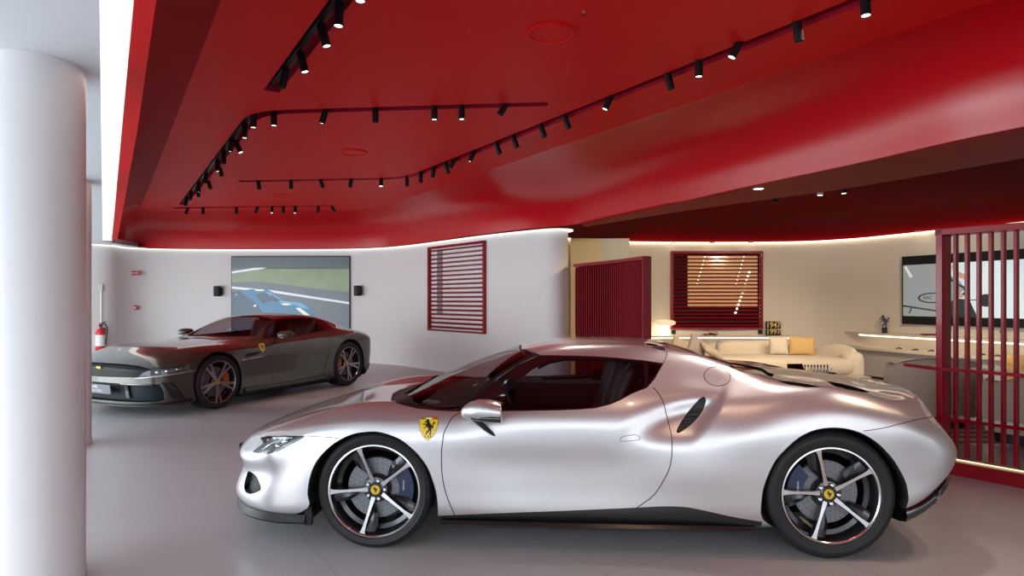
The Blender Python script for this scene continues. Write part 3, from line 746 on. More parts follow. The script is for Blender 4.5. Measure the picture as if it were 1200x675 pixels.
# ================================================================== SILVER CAR
sF = (-.805, 3.877); sR = (1.784, 3.716)
S = Car('silver_sports_car', sF, (sR[0]-sF[0], sR[1]-sF[1]), .95, 'silver two-seat sports coupe parked in the foreground, seen from its left side')
K = [-1.5, -1.35, -1.2, -1.05, -.9, -.7]
KR = [3.0, 3.15, 3.3, 3.45, 3.6, 3.8]
def body_row(xn, zn, off, mid, xt, zt):
    fy = [0, .30, .55, .74, .86, .93]; fo = [o*off for o in (0, .02, .09, .21, .34, .50)]
    r = [(k, xn+o, y, z) for k, y, o, z in zip(K, fy, fo, zn)]
    r += mid
    ry = [.955, .925, .85, .70, .42, 0]; ro = [(xt-3.0), .27, .14, .06, .015, 0]
    r += [(k, xt-o, y, z) for k, y, o, z in zip(KR, ry, ro, zt)]
    return r
rows = [
 # 0 tucked-under edge
 [(-1.5,-1.02,0,.16),(-1.2,-.95,.50,.16),(-.9,-.76,.76,.16),(-.7,-.58,.84,.16),(-.4,-.4,.86,.15),(.4,.4,.86,.15),(1.5,1.5,.86,.15),(2.2,2.2,.87,.15),(3.0,2.98,.87,.22),(3.3,3.22,.74,.36),(3.6,3.32,.38,.42),(3.8,3.33,0,.42)],
 body_row(-1.09, [.185,.185,.19,.19,.195,.195], 1.0, [(-.4,-.4,.955,.20),(0,0,.962,.20),(.4,.4,.945,.205),(.8,.8,.925,.205),(1.3,1.3,.915,.205),(1.8,1.8,.93,.205),(2.2,2.2,.955,.205),(2.6,2.6,.97,.22)], 3.40, [.30,.36,.45,.50,.52,.52]),
 body_row(-1.115, [.24,.24,.25,.26,.28,.30], 1.0, [(-.4,-.4,.965,.33),(0,0,.972,.36),(.4,.4,.950,.36),(.8,.8,.915,.35),(1.3,1.3,.905,.35),(1.8,1.8,.94,.35),(2.2,2.2,.972,.38),(2.6,2.6,.982,.42)], 3.455, [.44,.47,.52,.56,.57,.57]),
 body_row(-1.065, [.37,.37,.38,.39,.41,.44], 1.0, [(-.4,-.4,.958,.50),(0,0,.972,.54),(.4,.4,.945,.52),(.8,.8,.905,.50),(1.3,1.3,.90,.50),(1.8,1.8,.945,.50),(2.2,2.2,.978,.56),(2.6,2.6,.985,.62)], 3.455, [.58,.59,.60,.62,.63,.63]),
 body_row(-1.085, [.47,.47,.475,.48,.51,.56], .95, [(-.4,-.4,.938,.62),(0,0,.955,.68),(.4,.4,.938,.66),(.8,.8,.915,.65),(1.3,1.3,.91,.66),(1.8,1.8,.92,.68),(2.2,2.2,.968,.72),(2.6,2.6,.972,.76)], 3.385, [.72,.715,.71,.71,.71,.71]),
 # 5 shoulder / belt line
 [(-1.5,-1.075,0,.525),(-1.35,-1.05,.27,.53),(-1.2,-.965,.51,.545),(-1.05,-.84,.69,.565),(-.9,-.72,.80,.60),(-.7,-.57,.875,.65),(-.4,-.35,.905,.71),(0,0,.905,.765),(.25,.25,.90,.77),(.5,.5,.885,.775),(.8,.8,.885,.79),(1.2,1.2,.882,.80),(1.5,1.5,.870,.82),(1.75,1.75,.845,.85),(2.0,2.0,.862,.86),(2.4,2.4,.93,.86),(2.6,2.6,.94,.865),(3.0,2.98,.915,.82),(3.15,3.10,.87,.80),(3.3,3.20,.79,.79),(3.45,3.29,.64,.79),(3.6,3.345,.38,.80),(3.8,3.365,0,.81)],
 # 6 fender crest / middle of side glass / haunch crest
 [(-1.5,-1.07,0,.53),(-1.35,-1.04,.21,.545),(-1.2,-.955,.43,.575),(-1.05,-.845,.60,.605),(-.9,-.73,.69,.645),(-.7,-.58,.715,.70),(-.4,-.38,.72,.765),(-.18,-.18,.72,.815),(0,0,.725,.832),(.15,.15,.73,.832),(.3,.3,.77,.82),(.5,.5,.82,.80),(.67,.67,.80,.85),(.94,.94,.76,.945),(1.2,1.2,.745,.975),(1.5,1.5,.735,.985),(1.75,1.75,.72,.985),(2.08,2.08,.75,.955),(2.4,2.4,.83,.955),(2.6,2.6,.84,.955),(2.8,2.8,.83,.928),(3.0,2.96,.805,.885),(3.15,3.07,.77,.862),(3.3,3.18,.70,.852),(3.45,3.28,.56,.852),(3.6,3.34,.34,.862),(3.8,3.37,0,.872)],
 # 7 hood / windscreen edge / ridge
 [(-1.5,-1.068,0,.533),(-1.35,-1.035,.15,.552),(-1.2,-.945,.29,.592),(-1.05,-.84,.40,.63),(-.9,-.725,.46,.668),(-.7,-.585,.49,.705),(-.4,-.38,.50,.755),(-.18,-.18,.51,.785),(0,0,.55,.80),(.15,.15,.655,.80),(.3,.3,.72,.80),(.5,.5,.77,.815),(.67,.67,.70,.945),(.8,.8,.645,1.035),(.94,.94,.595,1.105),(1.2,1.2,.565,1.145),(1.5,1.5,.555,1.152),(1.75,1.75,.555,1.142),(1.9,1.9,.57,1.122),(2.08,2.08,.605,1.075),(2.25,2.25,.635,1.02),(2.4,2.4,.665,.982),(2.6,2.6,.70,.95),(2.8,2.8,.69,.925),(3.0,2.95,.66,.90),(3.15,3.06,.63,.882),(3.3,3.17,.56,.875),(3.45,3.27,.43,.875),(3.6,3.335,.25,.878),(3.8,3.37,0,.878)],
 # 8
 [(-1.5,-1.068,0,.534),(-1.35,-1.03,.10,.557),(-1.2,-.943,.20,.598),(-1.05,-.84,.28,.636),(-.9,-.725,.33,.674),(-.7,-.585,.36,.712),(-.4,-.38,.38,.758),(-.18,-.18,.40,.782),(0,0,.44,.795),(.15,.15,.56,.85),(.3,.3,.64,.885),(.5,.5,.66,.93),(.67,.67,.60,1.02),(.8,.8,.545,1.085),(.94,.94,.49,1.135),(1.2,1.2,.44,1.168),(1.5,1.5,.42,1.172),(1.75,1.75,.41,1.155),(1.9,1.9,.42,1.120),(2.08,2.08,.45,1.05),(2.4,2.4,.49,.972),(2.6,2.6,.50,.947),(2.8,2.8,.50,.932),(3.0,2.95,.48,.92),(3.15,3.06,.45,.905),(3.3,3.17,.40,.893),(3.45,3.27,.30,.885),(3.6,3.335,.17,.880),(3.8,3.37,0,.878)],
 # 9
 [(-1.5,-1.068,0,.535),(-1.35,-1.03,.05,.56),(-1.2,-.943,.10,.60),(-1.05,-.84,.14,.638),(-.9,-.725,.17,.677),(-.7,-.585,.19,.715),(-.4,-.38,.20,.758),(-.18,-.18,.21,.782),(0,0,.26,.80),(.15,.15,.32,.868),(.3,.3,.35,.932),(.5,.5,.36,1.005),(.67,.67,.33,1.07),(.8,.8,.30,1.118),(.94,.94,.27,1.155),(1.2,1.2,.23,1.183),(1.5,1.5,.22,1.184),(1.75,1.75,.21,1.168),(1.9,1.9,.22,1.13),(2.08,2.08,.23,1.062),(2.4,2.4,.25,.985),(2.6,2.6,.25,.962),(2.8,2.8,.25,.945),(3.0,2.95,.24,.928),(3.15,3.06,.22,.915),(3.3,3.17,.20,.902),(3.45,3.27,.15,.888),(3.6,3.335,.08,.880),(3.8,3.37,0,.878)],
 # 10 centre line
 [(-1.5,-1.068,0,.535),(-1.35,-1.03,0,.56),(-1.2,-.943,0,.60),(-1.05,-.84,0,.638),(-.9,-.725,0,.678),(-.7,-.585,0,.716),(-.4,-.38,0,.758),(-.18,-.18,0,.782),(0,0,0,.80),(.15,.15,0,.873),(.3,.3,0,.937),(.5,.5,0,1.018),(.67,.67,0,1.082),(.8,.8,0,1.128),(.94,.94,0,1.162),(1.2,1.2,0,1.187),(1.5,1.5,0,1.187),(1.75,1.75,0,1.172),(1.9,1.9,0,1.135),(2.08,2.08,0,1.068),(2.4,2.4,0,.99),(2.6,2.6,0,.967),(2.8,2.8,0,.948),(3.0,2.95,0,.930),(3.15,3.06,0,.918),(3.3,3.17,0,.905),(3.45,3.27,0,.888),(3.6,3.335,0,.880),(3.8,3.37,0,.878)],
]
GS = skin_grid(rows, 380, 8, its=14, itr=4)
def scoop(G):
    x = G[..., 0]; z = G[..., 2]; y = G[..., 1]
    sstep = lambda t: np.clip(t, 0, 1)**2*(3-2*np.clip(t, 0, 1))
    xe = 1.845+.80*(z-.70); s_ = x-xe
    ramp = np.where(s_ < 0, sstep((s_+.46)/.44), sstep(1-s_/.055))
    zc = .735+.15*np.clip(x-1.45, 0, .5)
    v = np.exp(-((z-zc)/.085)**2)
    G[..., 1] = y+np.where(y < -.5, .062*ramp*v, 0)
scoop(GS)
S.make(GS)
mesh_grille = mat('honeycomb_grille', (.02, .02, .022), .5, spec=.12)
nt = mesh_grille.node_tree; _b = nt.nodes['Principled BSDF']
_tc = nt.nodes.new('ShaderNodeTexCoord'); _v = nt.nodes.new('ShaderNodeTexVoronoi'); _v.inputs['Scale'].default_value = 75; _v.inputs['Randomness'].default_value = .1
_r = nt.nodes.new('ShaderNodeValToRGB'); _r.color_ramp.elements[0].position = .35; _r.color_ramp.elements[1].position = .5
_r.color_ramp.elements[0].color = (.002, .002, .002, 1); _r.color_ramp.elements[1].color = (.05, .053, .056, 1)
nt.links.new(_tc.outputs['Object'], _v.inputs['Vector']); nt.links.new(_v.outputs['Distance'], _r.inputs[0]); nt.links.new(_r.outputs[0], _b.inputs['Base Color'])
vent_reflection = mat('vent_glass_blue_reflection', (.02, .06, .12), .1, coat=1.)  # black glass; the blue is a reflection put into its colour
# --- traces over the skin
arF = [(363.5,612),(361,595),(360.5,579.5),(362.4,563),(368,546),(377.8,532),(393,518.5),(412.5,509),(430,506),(446,506.5),(467.5,514),(482,525),(492.4,535.6),(501,548),(506.9,562.6),(511,577),(512.8,591.6),(513.3,606)]
arR = [(895,622),(893.8,608),(892.5,586),(896,568),(902.4,551.8),(910,538),(921.7,525.5),(936,513),(951.8,505),(967,501.7),(981.9,501.3),(997,503.5),(1012,508.9),(1026,517.5),(1037.7,528.2),(1049,542),(1059.2,560.4),(1063,572),(1064.4,586),(1062,598),(1058,608)]
def arch(pts):
    q = S.trace(pts, 3, closed=False)
    return q+[(q[-1][0], .02), (q[0][0], .02)], q
pf, qf = arch(arF); pr_, qr = arch(arR)
S.cut('arch_front', pf, ok=lambda f, c: c.y < -.5); S.cut('arch_rear', pr_, ok=lambda f, c: c.y < -.5)
lin_side = lambda f, c: c.y < -.4 and f.normal.y < -.02
DLO = [(532,482.3),(548,472),(578,447),(606,428),(632,416.2),(650,416.3),(673.3,416.7),(700,417.6),(723.3,419.2),(756.7,422.5),(777.3,425.8),(774,432),(766.7,445),(758.3,454.2),(740,461.7),(728,468.5),(715,474),(698.3,478.3),(680,479.9),(656.7,480.8),(610,481.7),(570,482)]
S.cut('window_frame', S.trace(DLO, 1), ok=lin_side, only=['body_shell'])
SW = [(596,480),(588,474),(594,461),(606,448),(624,433.5),(643,424),(662,420),(690,420),(723,421.2),(753.6,424),(755.5,440),(755.5,455),(740,460),(726,467),(713,472.5),(698,476.6),(680,478.3),(656,479.3),(620,480)]
S.cut('side_window', S.trace(SW, 1), ok=lin_side, only=['window_frame'])
QW = [(760,425),(774.2,427.4),(771,433),(764,444.5),(759,452.3)]
S.cut('quarter_window', S.trace(QW, 1), ok=lin_side, only=['window_frame'])
# windscreen in plan
up = lambda f, c: f.normal.z > .05 and c.x < 1.05 and c.z > .77
WSo = [(454,465.5),(458,469),(464,472),(473,475),(490,479),(513,481.3),(531,482.2),(548,472),(578,447),(606,428),(632,416.2),(622,412.6),(615.8,409.4)]
w1 = [(S.hit(*p).x, S.hit(*p).y) for p in WSo]
poly = [(-.10, .1), (-.10, -.10)]+w1[1:]+[(w1[-1][0]-.03, -.30), (w1[-1][0]-.05, .1)]
S.cut('cowl_frame', poly, ax=(0, 1), ok=up, only=['body_shell', 'window_frame'])
WSi = [(478,473),(492,477.5),(513,479.6),(527,480),(546,469),(575,445),(603,426),(625,414.5),(614,411)]
w2 = [(S.hit(*p).x, S.hit(*p).y) for p in WSi]
poly2 = [(.035, .1), (.035, -.12), (.055, -.30), (.09, -.45)]+w2[1:]+[(w2[-1][0]-.035, -.30), (w2[-1][0]-.06, .1)]
S.cut('windscreen', poly2, ax=(0, 1), ok=up, only=['cowl_frame'])
# lower black skirt between the wheels
SK = [(505,606),(515,604.3),(560,602.4),(600,600.8),(650,599),(700,596.9),(743,595),(765,593.8),(783,593.3),(806.7,594.6),(833,600),(860,606),(893,611.5)]
sk = S.trace(SK, 2, closed=False); skp = sk+[(sk[-1][0]+.02, .02), (sk[0][0]-.02, .02)]
S.cut('side_skirt', skp, ok=lambda f, c: c.y < -.4, only=['body_shell'])
DO = [(539.4,483.2),(530,489.5),(524.9,498),(520.5,507),(518.7,516.9),(517.4,531),(517.4,546),(518.8,561),(521.6,575),(526.5,589),(533,604),(600,602),(700,598),(744.7,596.2),(765.4,581),(777.9,562.5),(784,550),(786.8,537.6),(787.6,524),(787,511.9),(785.8,505),(784,498),(780.5,484),(777.9,473.3),(773,463),(765.4,453.8)]
dtop = [(757,450),(735,456),(700,470),(650,474),(600,475),(560,476),(545,479)]
dp = S.trace(DO, 1)+S.trace(dtop, 1)
S.cut('door', dp, ok=lambda f, c: c.y < -.4, only=['body_shell'])
S.cut('fuel_cap', S.trace([(840.5+15.2*math.cos(a)-2.5*math.sin(a), 441+4.5*math.cos(a)*.6+10.9*math.sin(a)) for a in [2*PI*k/28 for k in range(28)]], 1), ok=lambda f, c: c.y < -.3 and (f.normal.y < 0), only=['body_shell'])
FC = [(840.5+15.2*math.cos(a)-2.5*math.sin(a), 441+4.5*math.cos(a)*.6+10.9*math.sin(a)) for a in [2*PI*k/28 for k in range(28)]]
HL = [(305,513),(314.3,510.6),(335,510.2),(355.7,510.6),(356.6,512.7),(343,520.8),(325.8,529.3),(314.3,531.8),(298,530.6),(295.5,529.3),(301,525),(308.5,519.8),(307.5,516)]
S.cut('headlight', S.trace(HL, 1), ok=lambda f, c: c.y < -.2, only=['body_shell'])
FI = [(291,552),(299,556.4),(303.7,564),(306,571.8),(303.7,575.7),(294,578.9),(288.3,577),(286,570),(288,560)]
fi = S.trace(FI, 3)
S.cut('front_intake', fi, ok=lambda f, c: c.y < -.2 and c.x < -.5, only=['body_shell'])
SI = [(825.6,465),(827.3,470),(825,478),(821.5,484.5),(816,491.5),(809,498.5),(802,503.7),(795.3,507.7),(792.6,505),(797,496),(803,487),(810,478),(817,470),(822,465.8)]
S.cut('side_intake', S.trace(SI, 2), ok=lambda f, c: c.y < -.3, only=['body_shell'])
# rear deck pieces
deckok = lambda f, c: f.normal.z > .1 and c.x > 1.6
def plan(pts): return [(S.hit(*p).x, S.hit(*p).y) for p in pts]
S.cut('roof_vent', plan([(757,401.8),(765,402.6),(774,406),(780,411.2),(772,410),(763,407),(758,404)]), ax=(0,1), ok=deckok, only=['body_shell'])
S.cut('engine_window', [(1.82,.1),(1.82,-.30),(1.95,-.37),(2.3,-.36),(2.46,-.30),(2.52,.1)], ax=(0,1), ok=deckok, only=['body_shell'])
for vn, q in zip(('deck_vent_upper','deck_vent_side','deck_vent_rear'), ([(855,429.5),(880,431.5),(907,438),(905,441.5),(885,438.8),(868,434.8)], [(911,446.4),(930,447.5),(948,450.5),(961,454),(945,454),(925,450.8)], [(968,446.5),(985,449.3),(1019,459),(1012,459.9),(990,455.8),(975,450.8)])):
    S.cut(vn, plan(q), ax=(0,1), ok=deckok, only=['body_shell'])
# seam polylines need the tree before mirroring
L_door = S.hits(DO[:11]); L_door2 = S.hits(DO[13:])
L_fuel = S.hits(FC, 2, True)[:-0 or None]
L_hood = S.hits([(355,511),(370,511.6),(385,512.4),(396,513.6)], 8)
L_rear = S.hits([(1012,505),(1020,504.2),(1040,500.5),(1062,494.8),(1080,490.5),(1093,488)], 8)
L_roof = S.hits([(781.7,412),(781.3,416),(779.5,421),(777.5,425.6)], 8)
L_roofF = S.hits([(615.8,409),(623.3,413.1),(632,415.5)], 8)
L_hand = S.hits([(726.9,515.6),(729.5,512),(744.7,509.6),(750,514.6),(740,516.6),(727,517.2)], 8)
bad = S.hit(502, 502.5); mir_base = S.hit(574, 512); handle_c = S.hit(738, 513)
parts = S.finish({'body_shell': M['silver'], 'window_frame': M['black_gloss'], 'cowl_frame': M['black'], 'side_window': M['glass_dark'], 'quarter_window': M['glass_dark'],
    'windscreen': M['glass_ws'], 'side_skirt': M['carbon'], 'headlight': M['lens'], 'front_intake': mesh_grille, 'side_intake': mesh_grille, 'roof_vent': vent_reflection,
    'engine_window': M['glass_black'], 'deck_vent_upper': M['black_gloss'], 'deck_vent_side': M['black_gloss'], 'deck_vent_rear': M['black_gloss'], 'fuel_cap': M['silver'], 'door': M['silver']},
    paired=('door','side_window','quarter_window','headlight','front_intake','side_intake','side_skirt','window_frame','roof_vent','fuel_cap','deck_vent_upper','deck_vent_side','deck_vent_rear'), drop=('arch_front','arch_rear'),
    inset={'side_window': .004, 'quarter_window': .004, 'windscreen': .002, 'front_intake': .03, 'side_intake': .008, 'engine_window': .012, 'deck_vent_upper': .012, 'deck_vent_side': .012, 'deck_vent_rear': .012, 'fuel_cap': .0, 'headlight': .001, 'roof_vent': .006},
    lining=(.95, 2.2, .80, ('side_window','quarter_window','windscreen','engine_window','cowl_frame'), M['leather']))
R_ = S.root
for q in parts['fuel_cap'][1:]:                      # the cap exists on the near side only
    q.data.materials.clear(); q.data.materials.append(M['silver']); q.name = 'rear_fender_patch'
seamw = .0028
S.line(L_door, seamw, 'door_gap', M['seam']); S.line(L_door2, seamw, 'door_gap', M['seam'])
S.line(L_fuel, seamw*.8, 'fuel_cap_gap', M['seam'], both=False, closed=True)
S.line(L_hood, seamw*.7, 'bonnet_gap', M['seam']); S.line(L_rear, seamw*.8, 'bumper_gap', M['seam']); S.line(L_roof, seamw*.8, 'roof_gap', M['seam'])
S.line(L_roofF, seamw*.8, 'roof_gap', M['seam'])
for d in parts['door']:
    sg = 1 if d.name == parts['door'][0].name else -1
    MB().tube([Vector((p.x, p.y*sg, p.z)) for p in L_hand], .0016, 6, closed=True).build('door_handle', M['seam'], d, smooth=180)
# arch returns and wheel wells
def arch_return(q, depth, name):
    for sg in (1, -1):
        rows = []
        o_ = []; i_ = []; w_ = []
        cx = sum(p[0] for p in q)/len(q); cz = .35
        for (x, z) in q:
            h = None
            i_.append((x, z))
        A = []; B = []; C = []
        for (x, z) in q:
            hh = S.tree.find_nearest(Vector((x, -1.0, z)))[0]
            y = hh.y
            d = Vector((x-cx, 0, z-cz)).normalized()
            A.append(Vector((x, (y-.001)*sg, z))+d*.001); B.append(Vector((x, (y+.004)*sg, z))-d*.006); C.append(Vector((x, (y+depth)*sg, z))+d*.004)
        MB().grid([A, B, C]).build(name, M['well'], R_, smooth=60)
arch_return(qf, .10, 'arch_edge'); arch_return(qr, .12, 'arch_edge')
for sg in (1, -1):
    for (cx, r, x) in ((0.0, .385, 0), (2.60, .425, 0)):
        mb = MB(); pr = []
        n = 26; A = []; B = []; C = []
        for k in range(n+1):
            a = math.radians(-20+220*k/n); p = Vector((cx+r*math.cos(a), 0, .35+r*math.sin(a)))
            A.append(p+Vector((0, -.88*sg, 0))); B.append(p+Vector((0, -.55*sg, 0)))
            C.append(Vector((cx, -.55*sg, .3)))
        mb.grid([A, B, C]); mb.build('wheel_well', M['well'], R_, smooth=60)
# underside
MB().prism([(-.95,-.3),(-.8,-.62),(-.42,-.80),(-.42,-.5),(.42,-.5),(.42,-.86),(2.15,-.86),(2.15,-.5),(3.05,-.5),(3.2,-.3),(3.2,.3),(3.05,.5),(2.15,.5),(2.15,.86),(.42,.86),(.42,.5),(-.42,.5),(-.42,.80),(-.8,.62),(-.95,.3)], .125, .16).build('underbody', M['well'], R_)
# skirt blade
for sg in (1, -1):
    A = [Vector((x, -(.925+.012*math.sin(max(0,(x-.4))*1.6))*sg, .145)) for x in [.385+k*.06 for k in range(31)]]
    rows = []
    for p in A:
        rows.append([p+Vector((0, .10*sg, .03)), p+Vector((0, 0, .028)), p+Vector((0, -.018*sg, .010)), p+Vector((0, -.016*sg, -.002)), p+Vector((0, .10*sg, -.006))])
    MB().grid(rows).build('skirt_blade', M['carbon'], R_, smooth=40)
# front splitter
G = S.G; sub = 8
def rowpts(j, x0, x1, end):
    a = G[:, j*sub]; m = len(a)//2
    sel = [Vector(p) for i, p in enumerate(a) if x0 < p[0] < x1 and ((i < m) if end == 0 else (i > m))]
    return sel
e1 = rowpts(1, -2, -.40, 0)
full = e1[::-1]+[Vector((p.x, -p.y, p.z)) for p in e1[1:]]
def outward(path, d):
    out = []
    for i, p in enumerate(path):
        t = path[min(i+1, len(path)-1)]-path[max(i-1, 0)]; t.z = 0
        if t.length < 1e-6: t = Vector((0, 1, 0))
        t.normalize(); out.append(p+Vector((-t.y, t.x, 0))*d)
    return out
def lipstrip(path, prof, name, m, sgn):
    rows = []
    for d, z in prof:
        rows.append([p+Vector((0, 0, z)) for p in outward(path, d*sgn)])
    return MB().grid(rows).build(name, m, R_, smooth=50)
ctr = Vector((-.3, 0, 0)); tst = outward(full, .1)[len(full)//2]
sg1 = 1 if tst.x < full[len(full)//2].x else -1
lipstrip(full, [(-.03, .005), (.004, -.004), (.014, -.030), (.018, -.045), (.006, -.058), (-.06, -.058)], 'front_splitter', M['black'], sg1)
for sg in (1, -1):                                    # vertical flap ahead of the front wheel
    MB().plate([(-.42, -.945*sg, .36), (-.385, -.95*sg, .36), (-.365, -.955*sg, .20), (-.37, -.955*sg, .135), (-.41, -.955*sg, .135)], (0, 1*sg, 0), .03).build('arch_flap', M['black'], R_, bevel=.004)
e2 = rowpts(1, 2.98, 4, 1); full2 = e2+[Vector((p.x, -p.y, p.z)) for p in e2[::-1][1:]]
tst = outward(full2, .1)[len(full2)//2]; sg2 = 1 if tst.x > full2[len(full2)//2].x else -1
lipstrip(full2, [(-.03, .012), (.003, .0), (.012, -.012), (.020, -.045), (.004, -.072), (-.05, -.085), (-.25, -.10)], 'rear_diffuser', M['black_gloss'], sg2)
# front plate
pl = MB().box((-1.115, -.03, .405), (.014, .52, .115), M4=Matrix.Rotation(math.radians(-6), 3, 'Y')).build('number_plate_holder', M['black'], R_, bevel=.003)
# headlamp internals: dark housing with bright projector units
for sg in (1, -1):
    hs = [S.tree.find_nearest(Vector((S.hit(*p).x, S.hit(*p).y, S.hit(*p).z)))[0] for p in HL]
    c = sum(hs, Vector())/len(hs)
    mb = MB(); mb.cur = 0
    pts = [Vector((p.x+.012, (p.y+.035), p.z-.018)) for p in hs]
    n = len(pts); cc = c+Vector((.02, .05, -.03))
    vs = pts+[cc]; fs = [(i, (i+1) % n, n) for i in range(n)]
    mb.add([Vector((v.x, v.y*sg, v.z)) for v in vs], fs)
    hp = M['headlamp'] = M.get('headlamp') or mat('headlamp_housing', (.42, .44, .45), .25, metal=.6)
    hd = [o for o in parts['headlight'] if (sum((v.co.y for v in o.data.vertices))/len(o.data.vertices) < 0) == (sg > 0)][0]
    mb.build('headlamp_housing', hp, hd)
    def onl(px, py, dpt=.012):
        h = S.hit(px, py); return Vector((h.x+.3*dpt, (h.y+dpt)*sg, h.z-.3*dpt))
    MB().tube([onl(306,527,.010), onl(316,520,.012), onl(330,515,.012), onl(342,512.6,.01)], .006, 8).build('running_light', M['chrome'], hd, smooth=180)
    for (px, py, r) in ((322.5, 522.5, .020), (332, 517, .018), (312, 515, .010)):
        p = onl(px, py, .02)
        o = MB().lathe([(.0, -.012), (r*.5, -.010), (r*.85, -.002), (r, .008), (r, .02)], 20, axis='y').build('projector_lens', M['chrome'], hd, smooth=60)
        o.location = p; o.rotation_euler = (0, 0, math.radians(-25) if sg > 0 else math.radians(205))
    MB().tube([onl(*p, .006) for p in ((314,511.5),(335,511.3),(354,511.6))], .004, 6).build('upper_trim', M['black'], hd, smooth=180)
# shield badge on both wings
SH = [(-.5,.42),(-.3,.47),(0,.5),(.3,.47),(.5,.42),(.49,.15),(.42,-.12),(.28,-.32),(0,-.5),(-.28,-.32),(-.42,-.12),(-.49,.15)]
for sg in (1, -1):
    bd = S.drape([(u*1.08, v*1.06) for u, v in SH], bad.x, bad.z, .104, .128, .002, 'shield_badge', mat('badge_rim', (.35,.30,.25), .3, metal=1.) if sg == 1 else bpy.data.materials['badge_rim'], sg=sg)
    S.drape(SH, bad.x, bad.z, .104, .128, .0035, 'shield_field', M['yellow'], bd, sg)
    S.drape([(u-.45, v-.42) for u, v in HORSE], bad.x, bad.z+.004, .074, .090, .005, 'horse_emblem', M['black'], bd, sg)
    for k, (x0, x1) in enumerate(((-.46,-.16),(-.16,.16),(.16,.46))):
        S.drape([(x0,.40),(x1,.40),(x1,.455),(x0,.455)], bad.x, bad.z, .104, .128, .005, 'tricolour_bar', [mat('flag_green',(.02,.25,.05),.4), mat('flag_white',(.8,.8,.8),.4), mat('flag_red',(.6,.02,.02),.4)][k] if sg == 1 else [bpy.data.materials[n] for n in ('flag_green','flag_white','flag_red')][k], bd, sg)
    for (x0, dx) in ((-.16, 1), (.02, 1), (.16, 1)):
        S.drape([(x0-.03,-.36),(x0+.045,-.36),(x0+.045,-.345),(x0-.005,-.345),(x0-.005,-.31),(x0+.045,-.31),(x0+.045,-.295),(x0-.03,-.295)], bad.x, bad.z, .104, .128, .005, 'badge_letter', M['black'], bd, sg)
# wing mirrors
def blob(cx, cy, cz, prof, name, m, parent, nseg=24, sg=1):
    """prof: (x, ry, rz, dy, dz) along x"""
    rows = []
    for x, ry, rz, dy, dz in prof:
        rows.append([Vector((cx+x, (cy+dy+ry*math.copysign(abs(math.cos(a))**.8, math.cos(a)))*sg, cz+dz+rz*math.copysign(abs(math.sin(a))**.8, math.sin(a)))) for a in [2*PI*k/nseg for k in range(nseg)]])
    mb = MB(); mb.grid(rows, closed_u=True)
    n = len(rows); mb.f.append(list(range((n-1)*nseg, n*nseg))); mb.m.append(0); mb.f.append(list(range(nseg))[::-1]); mb.m.append(0)
    return mb.build(name, m, parent, smooth=50)
mb_ = mir_base
for sg in (1, -1):
    cx, cy, cz = .645, -1.03, .832
    cp = blob(cx, cy, cz, [(-.125,.008,.004,.01,-.012),(-.118,.035,.020,.008,-.010),(-.10,.058,.034,.004,-.006),(-.07,.076,.047,0,0),(-.02,.088,.058,0,.004),(.04,.092,.060,0,.0),(.085,.092,.055,0,-.004),(.108,.088,.050,0,-.008)], 'wing_mirror', M['silver'], R_, sg=sg)
    blob(cx, cy, cz-.030, [(-.095,.02,.006,.004,.004),(-.06,.066,.018,0,0),(0,.085,.026,0,-.002),(.06,.094,.030,0,-.002),(.1085,.091,.032,0,-.004)], 'mirror_lower_shell', M['black_gloss'], cp, sg=sg)
    MB().box((cx+.110, cy*sg, cz-.010), (.004, .16, .085)).build('mirror_glass', M['chrome'], cp, bevel=.002)
    rows = []
    for t in range(7):
        t /= 6; p = Vector((cx-.050+.095*t, (cy+.03+.085*t), cz-.050-.112*t)); w = .066-.012*t**3*2
        rows.append([Vector((p.x-w*.5, p.y*sg, p.z+.006)), Vector((p.x, (p.y-.012)*sg, p.z)), Vector((p.x+w*.5, p.y*sg, p.z-.006)), Vector((p.x, (p.y+.012)*sg, p.z))])
    MB().grid(rows, closed_u=True).build('mirror_stalk', M['black_gloss'], cp, smooth=50)
# wheels
for (x, R, wd, z) in ((0.0, .340, .245, .340), (2.594, .3605, .305, .3605)):
    for far in (False, True):
        rear = x > 1
        make_wheel(S, (x, .95 if far else -.95, z), R, wd, 'blade', far, 38 if not rear else 33, cal=((8 if not rear else 168), 'caliper_blue'), disc_r=.178)
